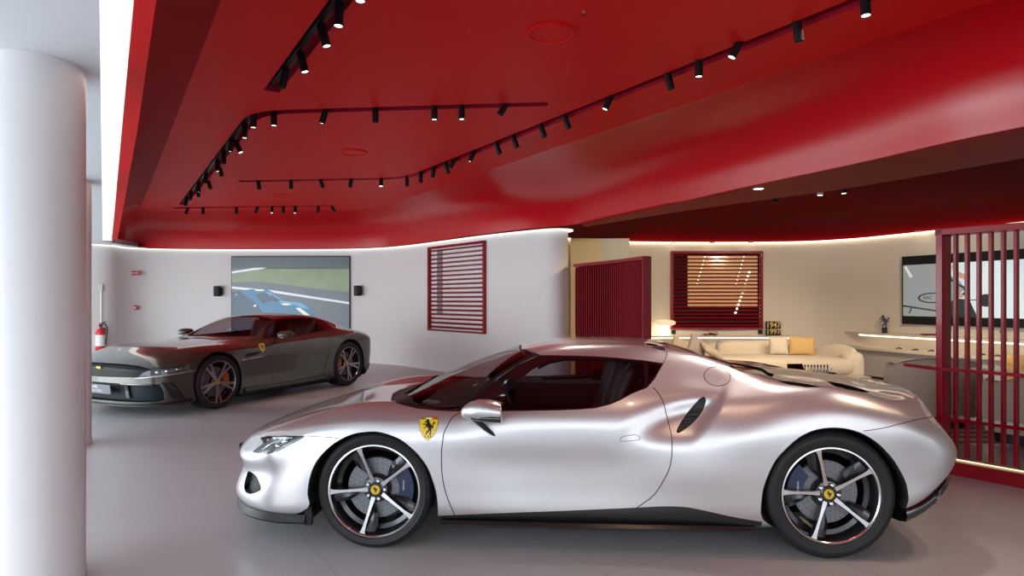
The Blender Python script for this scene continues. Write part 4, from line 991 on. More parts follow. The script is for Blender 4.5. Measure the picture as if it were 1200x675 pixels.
# cabin
MB().box((1.1, 0, .30), (1.7, 1.5, .22)).build('cabin_floor', M['leather'], R_, bevel=.02)
for sg in (1, -1):
    MB().prism([(.45,-.80*sg),(1.9,-.80*sg),(1.9,-.835*sg),(.45,-.835*sg)], .3, .76).build('door_lining', M['leather_red'], R_, bevel=.01)
mb = MB(); prof = [(.18,.76),(.30,.80),(.50,.815),(.62,.80),(.68,.74),(.66,.62),(.60,.50),(.30,.40)]
rws = [[Vector((x, y, z+(.02*math.cos(y*2)))) for x, z in prof] for y in [-.78+k*.13 for k in range(13)]]
mb.grid(rws).build('dashboard', M['leather'], R_, smooth=60)
MB().box((1.78, 0, .62), (.05, 1.5, .55)).build('cabin_bulkhead', M['leather'], R_, bevel=.02)
def car_seat(sg):
    sx = 1.30; sy = -.38*sg
    st = empty('bucket_seat', (0,0,0)); st.parent = R_
    st2 = MB()
    def shell(pr, hw, bul):
        rows = []
        for x, z in pr:
            r = []
            for k in range(13):
                u = -1+k/6; e_ = abs(u)**3*bul
                r.append(Vector((x-(e_*.9), sy+u*hw, z+e_*.55)))
            rows.append(r)
        return rows
    pr = [(1.62,1.00),(1.615,1.02),(1.58,1.02),(1.55,.98),(1.53,.92),(1.50,.84),(1.46,.70),(1.42,.58),(1.38,.50),(1.30,.47),(1.10,.48),(.98,.50),(.96,.47),(.98,.42)]
    o = MB().grid(shell(pr, .235, .07)).build('seat_shell', M['leather'], st, smooth=60)
    md = o.modifiers.new('s', 'SOLIDIFY'); md.thickness = .05
    for u in (-.60, .60):
        MB().tube([Vector((x-.012, sy+u*.235, z+.012)) for x, z in pr[2:12]], .006, 8).build('seat_piping', M['piping'], st, smooth=180)
    return st
car_seat(1); car_seat(-1)
sw = MB(); c0 = Vector((.80, -.38, .735)); ax = Vector((.93, 0, .36)).normalized(); u_ = Vector((0,1,0)); v_ = ax.cross(u_)
sw.tube([c0+u_*.175*math.cos(a)+v_*.165*math.sin(a) for a in [2*PI*k/32 for k in range(32)]], .015, 10, closed=True)
for a in (0, PI, -PI/2 if v_.z > 0 else PI/2): sw.bar(c0-ax*.02, c0+u_*.165*math.cos(a)+v_*.155*math.sin(a), .03, .02, up=ax)
sw.bar(c0-ax*.02, c0-ax*.2, .05, .05, up=(0,1,0))
sw.build('steering_wheel', M['black'], R_, smooth=50)
MB().tube([Vector((.86,-.1,1.07)), Vector((.83,-.02,1.10)), Vector((.83,.02,1.10)), Vector((.86,.1,1.07))], .022, 10).build('rear_view_mirror', M['black'], R_, smooth=180)
for sg in (1, -1):                                     # wiper and tail lamps
    MB().lathe([(.0,.0),(.045,.0),(.055,.006),(.055,.02)], 32).build('tail_lamp', mat('tail_lamp_red', (.4,.01,.01), .2) if sg == 1 else bpy.data.materials['tail_lamp_red'], R_, smooth=40).matrix_local = Matrix.Translation((3.35, -.36*sg, .745)) @ Matrix.Rotation(math.radians(80), 4, 'Y')
MB().tube([Vector((.04,-.30,.815)), Vector((.06,0,.83)), Vector((.10,.30,.835))], .008, 8).build('windscreen_wiper', M['black'], R_, smooth=180)

_h = S.hit(1010, 451)
tx = text_mesh('deck_lettering', 'FERRARI', .05, M['chrome'], R_)
tx.matrix_local = Matrix.Translation((_h.x, min(_h.y, -.0)+.02, _h.z+.006)) @ Matrix.Rotation(math.radians(8), 4, 'Y') @ Matrix.Rotation(math.radians(90), 4, 'Z')
# ================================================================== DARK GRAND TOURER
D = Car('dark_grand_tourer', (-3.917, 8.9), (.4227, .906), .965, 'dark grey-green long-bonnet grand tourer parked in front of the wall screen')
K = [-1.5, -1.35, -1.2, -1.05, -.9, -.7]
KD = [3.15, 3.3, 3.45, 3.55, 3.65, 3.8]
def drow(xn, zn, mid, xt, zt, off=1.):
    fy = [0, .33, .62, .82, .91, .955]; fo = [o*off for o in (0, .015, .06, .17, .30, .46)]
    r = [(k, xn+o, y, z) for k, y, o, z in zip(K, fy, fo, zn)]+mid
    ry = [.95, .92, .86, .74, .50, 0]; ro = [(xt-3.15), .26, .13, .06, .02, 0]
    return r+[(k, xt-o, y, z) for k, y, o, z in zip(KD, ry, ro, zt)]
rows = [
 [(-1.5,-.93,0,.13),(-1.2,-.88,.55,.13),(-.9,-.70,.80,.13),(-.5,-.5,.87,.13),(.4,.4,.88,.13),(1.5,1.5,.88,.13),(2.3,2.3,.88,.14),(3.15,3.1,.87,.22),(3.45,3.35,.74,.30),(3.65,3.45,.4,.32),(3.8,3.47,0,.32)],
 drow(-.985, [.16,.16,.16,.165,.17,.175], [(-.4,-.4,.965,.18),(0,0,.97,.18),(.5,.5,.945,.18),(1.2,1.2,.925,.18),(2.0,2.0,.95,.19),(2.35,2.35,.975,.19),(2.7,2.7,.985,.2)], 3.52, [.26,.32,.36,.38,.38,.38]),
 drow(-1.00, [.26,.26,.27,.28,.29,.31], [(-.4,-.4,.972,.33),(0,0,.98,.36),(.5,.5,.935,.36),(1.2,1.2,.915,.35),(2.0,2.0,.95,.36),(2.35,2.35,.985,.38),(2.7,2.7,.992,.40)], 3.56, [.42,.44,.47,.50,.50,.50]),
 drow(-1.00, [.44,.44,.44,.45,.46,.48], [(-.4,-.4,.97,.52),(0,0,.98,.56),(.5,.5,.94,.54),(1.2,1.2,.92,.54),(2.0,2.0,.945,.56),(2.35,2.35,.985,.58),(2.7,2.7,.993,.62)], 3.57, [.60,.60,.61,.62,.62,.62]),
 drow(-1.00, [.54,.54,.54,.545,.56,.60], [(-.4,-.4,.955,.66),(0,0,.965,.70),(.5,.5,.945,.70),(1.2,1.2,.93,.71),(2.0,2.0,.945,.73),(2.35,2.35,.975,.76),(2.7,2.7,.98,.78)], 3.56, [.76,.76,.77,.78,.78,.78]),
 # 5 shoulder
 [(-1.5,-1.00,0,.60),(-1.35,-.985,.32,.60),(-1.2,-.94,.60,.605),(-1.05,-.83,.79,.62),(-.9,-.71,.87,.65),(-.7,-.54,.91,.70),(-.4,-.36,.925,.745),(0,0,.93,.78),(.4,.4,.925,.79),(.8,.8,.915,.80),(1.2,1.2,.915,.82),(1.7,1.7,.915,.84),(2.1,2.1,.91,.87),(2.4,2.4,.93,.88),(2.7,2.7,.94,.88),(3.15,3.12,.92,.86),(3.3,3.27,.88,.85),(3.45,3.40,.81,.845),(3.55,3.47,.69,.85),(3.65,3.53,.46,.85),(3.8,3.55,0,.86)],
 # 6 crest / belt top
 [(-1.5,-.99,0,.625),(-1.35,-.97,.26,.63),(-1.2,-.91,.50,.65),(-1.05,-.80,.66,.68),(-.9,-.69,.72,.72),(-.7,-.54,.74,.765),(-.4,-.36,.75,.81),(0,0,.76,.838),(.4,.4,.79,.838),(.8,.8,.83,.845),(1.0,1.0,.85,.855),(1.3,1.3,.85,.87),(1.7,1.7,.84,.89),(2.1,2.1,.82,.915),(2.4,2.4,.83,.935),(2.7,2.7,.84,.945),(3.0,3.0,.83,.935),(3.15,3.1,.81,.92),(3.3,3.23,.77,.91),(3.45,3.36,.70,.905),(3.55,3.44,.60,.905),(3.65,3.50,.40,.91),(3.8,3.52,0,.915)],
 # 7 bonnet / window lower / rail
 [(-1.5,-.985,0,.632),(-1.35,-.95,.18,.645),(-1.2,-.875,.34,.685),(-1.05,-.77,.44,.72),(-.9,-.67,.50,.75),(-.7,-.53,.53,.785),(-.4,-.36,.55,.82),(0,0,.58,.845),(.4,.4,.64,.86),(.8,.8,.76,.89),(1.0,1.0,.735,.95),(1.3,1.3,.70,1.02),(1.7,1.7,.68,1.06),(2.1,2.1,.67,1.06),(2.4,2.4,.68,1.04),(2.7,2.7,.69,1.00),(3.0,3.0,.67,.96),(3.15,3.09,.65,.94),(3.3,3.22,.61,.93),(3.45,3.35,.54,.925),(3.55,3.43,.44,.925),(3.65,3.49,.28,.928),(3.8,3.51,0,.93)],
 # 8 rail
 [(-1.5,-.985,0,.634),(-1.35,-.95,.12,.648),(-1.2,-.875,.23,.69),(-1.05,-.77,.30,.728),(-.9,-.67,.35,.758),(-.7,-.53,.38,.79),(-.4,-.36,.40,.828),(0,0,.43,.852),(.4,.4,.50,.872),(.75,.75,.68,.90),(1.0,1.0,.64,1.0),(1.2,1.2,.60,1.09),(1.45,1.45,.56,1.165),(1.7,1.7,.545,1.19),(2.0,2.0,.54,1.195),(2.3,2.3,.54,1.175),(2.7,2.7,.54,1.10),(3.0,3.0,.52,1.02),(3.15,3.09,.50,.985),(3.3,3.22,.46,.955),(3.45,3.35,.40,.94),(3.55,3.43,.33,.932),(3.65,3.49,.20,.93),(3.8,3.51,0,.93)],
 [(-1.5,-.985,0,.635),(-1.35,-.95,.06,.65),(-1.2,-.875,.12,.692),(-1.05,-.77,.16,.732),(-.9,-.67,.18,.762),(-.7,-.53,.20,.795),(-.4,-.36,.21,.834),(0,0,.23,.86),(.4,.4,.26,.882),(.7,.7,.36,.90),(.85,.85,.38,.965),(1.0,1.0,.35,1.04),(1.2,1.2,.32,1.13),(1.45,1.45,.29,1.205),(1.7,1.7,.28,1.23),(2.0,2.0,.28,1.235),(2.3,2.3,.28,1.215),(2.7,2.7,.28,1.135),(3.0,3.0,.27,1.05),(3.15,3.09,.26,1.01),(3.3,3.22,.24,.97),(3.45,3.35,.20,.945),(3.55,3.43,.16,.933),(3.65,3.49,.1,.93),(3.8,3.51,0,.93)],
 [(-1.5,-.985,0,.635),(-1.35,-.95,0,.65),(-1.2,-.875,0,.692),(-1.05,-.77,0,.732),(-.9,-.67,0,.763),(-.7,-.53,0,.797),(-.4,-.36,0,.836),(0,0,0,.864),(.4,.4,0,.888),(.65,.65,0,.905),(.85,.85,0,.985),(1.0,1.0,0,1.055),(1.2,1.2,0,1.145),(1.45,1.45,0,1.218),(1.7,1.7,0,1.243),(2.0,2.0,0,1.248),(2.3,2.3,0,1.228),(2.7,2.7,0,1.148),(3.0,3.0,0,1.06),(3.15,3.09,0,1.018),(3.3,3.22,0,.975),(3.45,3.35,0,.948),(3.55,3.43,0,.934),(3.65,3.49,0,.93),(3.8,3.51,0,.93)],
]
D.make(skin_grid(rows, 220, 6, its=6, itr=2))
sidek = lambda f, c: c.y < -.5
dF = arc_poly(0.0, .365, .405, .12); dR = arc_poly(2.70, .375, .420, .12)
D.cut('arch_front', dF+[(dF[-1][0], .02), (dF[0][0], .02)], ok=sidek)
D.cut('arch_rear', dR+[(dR[-1][0], .02), (dR[0][0], .02)], ok=sidek)
def dtr(pts, n=1): return D.trace(pts, n)
dws = [(258,399),(300,397.6),(306,396),(312,388),(321,373),(316,371),(306,370),(293,369.3)]
upd = lambda f, c: f.normal.z > .05 and .5 < c.x < 1.7
D.cut('windscreen', [(.70,.1),(.70,-.25),(.74,-.45),(.80,-.62),(.86,-.715),(1.0,-.675),(1.2,-.60),(1.40,-.53),(1.42,-.3),(1.43,.1)], ax=(0,1), ok=upd)
D.cut('window_frame', [(.93,.885),(1.06,1.0),(1.22,1.095),(1.40,1.165),(1.60,1.19),(2.0,1.185),(2.35,1.155),(2.62,1.10),(2.80,1.04),(2.72,.985),(2.45,.955),(2.0,.925),(1.5,.90),(1.1,.885)], ok=lambda f, c: c.y < -.3, only=['body_shell'])
D.cut('side_window', [(1.02,.90),(1.12,1.0),(1.26,1.085),(1.43,1.145),(1.62,1.168),(2.0,1.162),(2.22,1.145),(2.30,.955),(2.0,.938),(1.5,.915)], ok=lambda f, c: c.y < -.3, only=['window_frame'])
D.cut('quarter_window', [(2.26,1.14),(2.5,1.10),(2.72,1.03),(2.62,.985),(2.34,.958)], ok=lambda f, c: c.y < -.3, only=['window_frame'])
D.cut('rear_window', [(2.35,.1),(2.35,-.36),(2.9,-.38),(3.12,-.33),(3.12,.1)], ax=(0,1), ok=lambda f, c: f.normal.z > .1 and c.x > 2)
# black band between the lamps, grille opening below, and headlamps
fr = lambda f, c: c.x < -.3 and f.normal.x < .2
D.cut('front_band', [(.08,.490),(-.70,.505),(-.80,.56),(-.79,.60),(-.62,.640),(-.40,.655),(.08,.66)], ax=(1,2), ok=fr, only=['body_shell'])
D.cut('front_grille', [(.08,.20),(-.80,.20),(-.88,.215),(-.875,.33),(-.85,.415),(.08,.425)], ax=(1,2), ok=fr, only=['body_shell'])
D.cut('headlight', dtr([(160,442.5),(168,436.5),(180,431.5),(198,430.5),(216,429.8),(213,432.8),(205,435.5),(190,438),(175,441),(165,443.5)]), ok=lambda f, c: c.y < -.2 and c.x < 0, only=['body_shell','front_band'])
DD = [(.965,.79),(.96,.6),(.965,.4),(1.0,.22),(1.9,.21),(2.05,.30),(2.13,.45),(2.20,.62),(2.24,.80),(2.26,.92),(2.0,.95),(1.5,.93),(1.0,.90)]
D.cut('door', DD, ok=lambda f, c: c.y < -.5, only=['body_shell'])
D.cut('side_skirt', [(.40,.02),(.40,.225),(1.0,.215),(1.9,.205),(2.30,.235),(2.30,.02)], ok=lambda f, c: c.y < -.5, only=['body_shell','door'])
# bonnet vents with their cream-lit edges
upb = lambda f, c: f.normal.z > .2 and c.x < .7
dl = [D.side(x, z)[0] for x, z in DD[:9]]
sh = D.hit(307, 407.3)
dp_ = D.finish({'body_shell': M['dkpaint'], 'door': M['dkpaint'], 'windscreen': M['glass_ws'], 'window_frame': M['black_gloss'], 'side_window': M['glass_dark'], 'quarter_window': M['glass_black'],
   'rear_window': M['glass_black'], 'front_band': mat('nose_band_black', (.008,.009,.009), .35, spec=.12), 'front_grille': mat('deep_grille_black', (.008,.014,.018), .5, spec=.15), 'headlight': M['lens'], 'side_skirt': M['carbon']},
   paired=('door','side_window','quarter_window','headlight','window_frame','side_skirt'), drop=('arch_front','arch_rear'),
   inset={'front_grille': .05, 'front_band': .012, 'side_window': .003, 'rear_window': .003}, lining=(1.0, 3.2, .88, ('side_window','quarter_window','windscreen','window_frame'), M['leather_red']))
DR = D.root
D.line([p for p in dl if p], .003, 'door_gap', M['seam'])
for sg in (1, -1):
    for (cx, r, cz, poly) in ((0, .41, .365, dF), (2.70, .425, .375, dR)):
        A = []; B = []; C = []; A2 = []; B2 = []
        for (x, z) in poly:
            y = D.tree.find_nearest(Vector((x, -1.0, z)))[0].y
            A2.append(Vector((x, y*sg, z))); B2.append(Vector((x, (y+.09)*sg, z)))
        MB().grid([A2, B2]).build('arch_edge', M['well'], DR, smooth=60)
        for k in range(27):
            a = math.radians(-20+220*k/26); p = Vector((cx+(r+.01)*math.cos(a), 0, cz+(r+.01)*math.sin(a)))
            A.append(p+Vector((0, -.89*sg, 0))); B.append(p+Vector((0, -.55*sg, 0))); C.append(Vector((cx, -.55*sg, .3)))
        MB().grid([A, B, C]).build('wheel_well', M['well'], DR, smooth=60)
MB().prism([(-.85,-.3),(-.75,-.66),(-.42,-.82),(-.42,-.5),(.42,-.5),(.42,-.9),(2.25,-.9),(2.25,-.5),(3.15,-.5),(3.3,-.3),(3.3,.3),(3.15,.5),(2.25,.5),(2.25,.9),(.42,.9),(.42,.5),(-.42,.5),(-.42,.82),(-.75,.66),(-.85,.3)], .11, .15).build('underbody', M['well'], DR)
def drowpts(j, x0, x1, end):
    a = D.G[:, j*6]; m = len(a)//2
    return [Vector(p) for i, p in enumerate(a) if x0 < p[0] < x1 and ((i < m) if end == 0 else (i > m))]
def dstrip(path, prof, name, m, sgn, par=None):
    return MB().grid([[p+Vector((0, 0, z)) for p in outward(path, d*sgn)] for d, z in prof]).build(name, m, par or DR, smooth=50)
e1 = drowpts(1, -2, -.42, 0); f1 = e1[::-1]+[Vector((p.x, -p.y, p.z)) for p in e1[1:]]
t1 = outward(f1, .1)[len(f1)//2]; g1 = 1 if t1.x < f1[len(f1)//2].x else -1
dstrip(f1, [(-.02,.02),(.01,.015),(.05,.0),(.055,-.012),(.02,-.03),(-.05,-.03)], 'front_splitter', M['carbon'], g1)
e2 = drowpts(1, 3.12, 4, 1); f2 = e2+[Vector((p.x, -p.y, p.z)) for p in e2[::-1][1:]]
t1 = outward(f2, .1)[len(f2)//2]; g2 = 1 if t1.x > f2[len(f2)//2].x else -1
dstrip(f2, [(-.02,.04),(.008,.03),(.02,-.03),(.01,-.10),(-.1,-.13)], 'rear_diffuser', M['carbon'], g2)
for sg in (1, -1):
    # light trim line under each lamp, air-intake frame, side blade, sill flash
    y0 = lambda x, z: (D.tree.find_nearest(Vector((x, -1.1, z)))[0].y)
    def fp(y, z, o=.006):
        h = D.tree.ray_cast(Vector((-3, y, z)), Vector((1, 0, 0)))[0]
        return Vector((h.x-o, h.y*sg, h.z))
    MB().tube([Vector((h_.x-.004, h_.y*sg, h_.z)) for h_ in [D.hit(*q_) for q_ in ((159,443.5),(172,442.6),(186,441),(200,439),(215,436.5),(230,434))]], [.006,.009,.010,.009,.008,.004], 8).build('lamp_trim', M['silver'], DR, smooth=180)
    MB().tube([fp(-.40,.415,.01), fp(-.60,.415,.01), fp(-.80,.41,.01)], .010, 8).build('grille_blade', M['rim_grey'], DR, smooth=180)
    vs = [Vector((h_.x-.012, (h_.y-.012)*sg, h_.z)) for h_ in [D.hit(*q_) for q_ in ((189,448.5),(200,448.5),(208,457),(216,467.5),(204,468.5),(198,459))]]
    MB().plate(vs, (1, 0, 0), .03).build('intake_frame', M['carbon'], DR)
    MB().plate([fp(-.40,.44,-.04), fp(-.46,.44,-.02), fp(-.50,.24,-.02), fp(-.42,.24,-.04)], (1,0,0), .03).build('intake_fin', M['carbon'], DR)
    for (x, z, x2, z2, r) in ((.41,.625,.86,.645,.010),):
        MB().tube([Vector((x+(x2-x)*t, (y0(x+(x2-x)*t, z+(z2-z)*t)-.004)*sg, z+(z2-z)*t)) for t in (0,.33,.66,1)], [r,r,r,r*.6], 8).build('wing_blade', M['alu'], DR, smooth=180)
    MB().plate([Vector((x, (y0(x, z)-.001)*sg, z)) for x, z in ((.44,.66),(.50,.705),(.78,.715),(.66,.675))], (0, 1*sg, 0), .01).build('wing_vent', M['black'], DR)
    MB().grid([[Vector((x, (y0(x, .215)-.012)*sg, .215+.05*max(0, x-1.6))) for x in [.45+k*.1 for k in range(19)]], [Vector((x, (y0(x, .19)-.022)*sg, .185+.05*max(0, x-1.6))) for x in [.45+k*.1 for k in range(19)]], [Vector((x, (y0(x, .17)+.01)*sg, .15+.05*max(0, x-1.6))) for x in [.45+k*.1 for k in range(19)]]]).build('sill_blade', M['carbon'], DR, smooth=60)
    # mirrors
    cx, cy, cz = 1.10, -1.06, .945
    cp = blob(cx, cy, cz, [(-.11,.01,.006,.01,-.01),(-.09,.06,.032,0,0),(-.04,.10,.052,0,0),(.03,.112,.058,0,.0),(.08,.11,.055,0,-.002)], 'wing_mirror', M['dkpaint'], DR, sg=sg)
    blob(cx, cy, cz-.03, [(-.08,.05,.012,0,0),(0,.10,.022,0,0),(.081,.108,.026,0,0)], 'mirror_lower_shell', M['black_gloss'], cp, sg=sg)
    MB().bar((cx-.02, (cy+.06)*sg, cz-.03), (cx-.0, (cy+.20)*sg, cz-.07), .05, .02).build('mirror_arm', M['black_gloss'], cp, bevel=.004)
    # headlamp units
    hd = [o for o in dp_['headlight'] if (sum(v.co.y for v in o.data.vertices) < 0) == (sg > 0)][0]
    vv = [v.co.copy() for v in hd.data.vertices]; c = sum(vv, Vector())/len(vv)
    tr = [D.hit(*p) for p in [(160,442.5),(168,436.5),(180,431.5),(198,430.5),(216,429.8),(213,432.8),(205,435.5),(190,438),(175,441),(165,443.5)]]
    cc = sum(tr, Vector())/len(tr)+Vector((.05,.05,-.03))
    MB().add([Vector((p.x+.02, (p.y+.02)*sg, p.z-.012)) for p in tr]+[Vector((cc.x, cc.y*sg, cc.z))], [(i, (i+1) % len(tr), len(tr)) for i in range(len(tr))]).build('headlamp_housing', M['headlamp'], hd)
    for (px, py, r) in ((185,436,.022),(196,434.5,.022),(208,432.2,.018)):
        h = D.hit(px, py)
        MB().lathe([(.0,-.012),(r*.6,-.010),(r,.004),(r,.02)], 16, o=(h.x+.014, (h.y+.014)*sg, h.z-.008), axis='y').build('projector_lens', M['chrome'], hd, smooth=60)
    # badge
    # tail lamp
    MB().lathe([(.0,.0),(.05,.0),(.055,.02)], 24).build('tail_lamp', bpy.data.materials['tail_lamp_red'], DR).matrix_local = Matrix.Translation((3.50, -.66*sg, .80)) @ Matrix.Rotation(math.radians(80), 4, 'Y')
decal(D, 307, 407.3, [('shield_badge', SH, .105, .13, 0, M['yellow']), ('horse_emblem', [(u-.45, v-.46) for u, v in HORSE], .066, .085, .003, M['black'])], 'shield_badge', DR)
# yellow badge on the black nose band, number plate with its writing
h = D.tree.ray_cast(Vector((-3, -.0, .60)), Vector((1, 0, 0)))[0]
o = MB().box((h.x-.004, 0, .605), (.006, .085, .03), M4=Matrix.Rotation(math.radians(-20), 3, 'Y')).build('nose_badge', M['yellow'], DR, bevel=.003)
pb = MB().box((-1.035, -.02, .345), (.014, .52, .115), M4=Matrix.Rotation(math.radians(-8), 3, 'Y')).build('number_plate', mat('plate_grey', (.16,.17,.18), .4), DR, bevel=.004)
t = text_mesh('plate_lettering', 'FERRARI\nMADE IN ITALY', .05, M['white_wall'], pb)
t.matrix_local = Matrix.Translation((-1.0435, .05, .345)) @ Matrix.Rotation(math.radians(-8), 4, 'Y') @ Matrix.Rotation(math.radians(-90), 4, 'Z') @ Matrix.Rotation(math.radians(90), 4, 'X')
hp = [((u-.5)*.055, (v-.5)*.07) for u, v in HORSE]
MB().plate([(-1.044+.01*0, -.02+.19+a, .345+b) for a, b in hp], (1, 0, 0), .001).build('plate_horse', M['white_wall'], pb)
for (x, R, wd_, z) in ((0.0, .362, .275, .362), (2.70, .376, .315, .376)):
    for far in (False, True):
        make_wheel(D, (x, .965 if far else -.965, z), R, wd_, 'split', far, 54 if x < 1 else 60, cal=((5 if x < 1 else 175), 'caliper_orange'), disc_r=.20, rimR=.285)
# cabin
MB().box((1.7, 0, .33), (1.9, 1.5, .25)).build('cabin_floor', M['leather_red'], DR, bevel=.02)
for sg in (1, -1):
    MB().prism([(.95,-.80*sg),(2.5,-.80*sg),(2.5,-.85*sg),(.95,-.85*sg)], .3, .86).build('door_lining', M['leather_red'], DR, bevel=.01)
    st = empty('bucket_seat', (0,0,0)); st.parent = DR
    prs = [(2.28,1.08),(2.25,1.10),(2.20,1.06),(2.16,.96),(2.10,.80),(2.02,.62),(1.95,.54),(1.75,.52),(1.55,.54),(1.53,.45)]
    rws = []
    for x, z in prs:
        rws.append([Vector((x-(abs(-1+k/6)**3*.06), -.40*sg+(-1+k/6)*.24, z+abs(-1+k/6)**3*.03)) for k in range(13)])
    o = MB().grid(rws).build('seat_shell', M['leather_red'] if sg > 0 else M['leather'], st, smooth=60)
    md = o.modifiers.new('s', 'SOLIDIFY'); md.thickness = .06
MB().grid([[Vector((x, y, z)) for x, z in ((.80,.84),(.95,.89),(1.15,.90),(1.28,.86),(1.32,.72),(1.2,.5))] for y in [-.8+k*.16 for k in range(11)]]).build('dashboard', M['leather'], DR, smooth=60)
c0 = Vector((1.42, -.40, .80)); ax = Vector((.93, 0, .36)).normalized(); u_ = Vector((0,1,0)); v_ = ax.cross(u_)
sw = MB(); sw.tube([c0+u_*.175*math.cos(a)+v_*.165*math.sin(a) for a in [2*PI*k/28 for k in range(28)]], .015, 8, closed=True)
sw.bar(c0-u_*.16, c0+u_*.16, .03, .03, up=ax); sw.bar(c0, c0-ax*.2, .05, .05, up=(0,1,0)); sw.build('steering_wheel', M['black'], DR, smooth=50)
# ================================================================== PROPS
def wall_frame(px0, px1, pyt, pyb, Z0, Z1):
    """rectangle standing on a wall: returns origin (bottom left), x axis, outward normal, width, height"""
    a = W(px0, 352, Z0); b = W(px1, 352, Z1)
    zt = EYE-(pyt-YH)*Z0/FPX; zb = EYE-(pyb-YH)*Z0/FPX
    u = b-a; u.z = 0; w = u.length; u.normalize(); n = Vector((u.y, -u.x, 0))
    if n.y > 0: n = -n
    return Vector((a.x, a.y, zb)), u, n, w, zt-zb
def wall_depth(px, path):
    """depth at which the sight line through column px meets a wall path"""
    k = (px-600)/FPX; best = None
    for p, q in zip(path, path[1:]):
        fa = p.x-k*p.y; fb = q.x-k*q.y
        if fa*fb <= 0 and fa != fb:
            t = fa/(fa-fb); d = p.y+(q.y-p.y)*t
            if best is None or d < best: best = d
    return best
class Pane:
    """local frame on a wall: P(s, h, d) with s,h in 0..1 across and up, d metres out of the wall"""
    def __init__(s, px0, px1, pyt, pyb, path, out=.0):
        Z0, Z1 = wall_depth(px0, path), wall_depth(px1, path)
        s.o, s.u, s.n, s.w, s.h = wall_frame(px0, px1, pyt, pyb, Z0, Z1); s.out = out
    def P(s, a, b, d=0.): return s.o+s.u*(a*s.w)+Vector((0, 0, b*s.h))+s.n*(d+s.out)
    def rect(s, mb, a0, a1, b0, b1, d0, d1):
        vs = [s.P(a, b, d) for d in (d0, d1) for a, b in ((a0, b0), (a1, b0), (a1, b1), (a0, b1))]
        return mb.add(vs, [(0,3,2,1),(4,5,6,7),(0,1,5,4),(1,2,6,5),(2,3,7,6),(3,0,4,7)])
    def poly(s, mb, pts, d):
        tris = tessellate_polygon([[Vector((a, b, 0)) for a, b in pts]])
        return mb.add([s.P(a, b, d) for a, b in pts], tris)
    def root(s, name, label, cat, group=None, base=0.):
        return empty(name, (0, 0, 0), 0, label, cat, group)
# ---- louvred windows -----------------------------------------------------------
def louvre(pn, nsl, label, panes, lower, dots):
    r = pn.root('louvred_window', label, 'window')
    mb = MB(); f = .05/pn.w; g = .05/pn.h
    for a0, a1, b0, b1 in ((0, f, 0, 1), (1-f*.7, 1, 0, 1), (0, 1, 1-g, 1), (0, 1, 0, g*.7)): pn.rect(mb, a0, a1, b0, b1, -.02, .07)
    mb.build('window_frame', M['red_gloss'], r, bevel=.003)
    mb = MB(); pn.rect(mb, 0, 1, 0, 1, -.02, -.005); mb.build('back_panel', M['black_flat'], r)
    mb = MB(); pn.rect(mb, panes[0], panes[1], lower, .955, -.004, .004); mb.build('window_pane', panes[2], r)
    if panes[3]:
        mb = MB(); pn.rect(mb, panes[3][0], panes[1], lower, panes[3][1], .004, .006); mb.build('paler_pane', panes[4], r)  # paler lower part of the pane
    mb = MB()
    for k in range(nsl):
        b = g*.7+(1-g*1.7)*(k+.5)/nsl; hh = .30*(1-g*1.7)/nsl
        vs = [pn.P(a, bb, d) for a in (f*.9, 1-f*.6) for bb, d in ((b-hh*.55, .055), (b-hh*.2, .060), (b+hh, .015), (b+hh*.7, .010))]
        mb.add(vs, [(0,1,5,4),(1,2,6,5),(2,3,7,6),(3,0,4,7),(0,3,2,1),(4,5,6,7)])
    mb.build('louvre_blades', M['red_gloss'], r)
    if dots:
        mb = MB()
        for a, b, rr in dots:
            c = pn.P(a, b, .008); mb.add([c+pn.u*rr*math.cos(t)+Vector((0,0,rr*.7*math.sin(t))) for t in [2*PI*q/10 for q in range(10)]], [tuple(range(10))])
        o = mb.build('reflected_light_dots', M['dl_face'], r); o['kind'] = 'stuff'  # reflections of small lights in the glass, put in as glowing dots
    return r
WT = wt; RW = rw
p1 = Pane(504, 570, 290, 387, WT, .0)
louvre(p1, 19, 'red louvred window with grey panes in the white wall left of the rounded nose', (.14, .97, mat('grey_pane', (.26,.25,.245), .4, spec=.2), (.66, .36), mat('pale_pane', (.75,.72,.70), .3)), .20, None)
p2 = Pane(785.5, 893, 294.5, 385.5, RW, .0)
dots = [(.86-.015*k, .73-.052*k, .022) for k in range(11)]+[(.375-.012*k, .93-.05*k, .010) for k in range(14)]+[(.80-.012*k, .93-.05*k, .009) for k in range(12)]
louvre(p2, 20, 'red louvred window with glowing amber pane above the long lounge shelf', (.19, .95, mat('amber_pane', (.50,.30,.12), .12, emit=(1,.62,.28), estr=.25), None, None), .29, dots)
# ---- wall screen with the blue racing car ------------------------------------------
scr_mats = [mat('screen_slate', (.06,.08,.09), .3), mat('screen_grass', (.16,.22,.11), .3, noise=.25, nscale=3), mat('screen_asphalt', (.09,.11,.13), .3, noise=.2, nscale=4), mat('screen_white', (.62,.68,.72), .3),
   mat('screen_blue', (.015,.13,.27), .3), mat('screen_darkblue', (.015,.045,.08), .3), mat('screen_lightblue', (.10,.30,.48), .3), mat('screen_cream', (.75,.72,.55), .3), mat('screen_tyre', (.02,.022,.025), .3)]
for m in scr_mats:
    b = m.node_tree.nodes['Principled BSDF']; src = b.inputs['Base Color'].links[0].from_socket
    m.node_tree.links.new(src, b.inputs['Emission Color']); b.inputs['Emission Strength'].default_value = .42
p3 = Pane(272, 410.5, 300.5, 396, WT, .03)
r = p3.root('wall_screen', 'large wall screen showing a blue race car above the dark car', 'screen')
mb = MB(); p3.rect(mb, 0, 1, 0, 1, -.03, .015); mb.build('screen_housing', M['black'], r)
mb = MB()
def col(k): mb.cur = k
d = .016
col(2); p3.poly(mb, [(.005,.01),(.995,.01),(.995,.99),(.005,.99)], d)
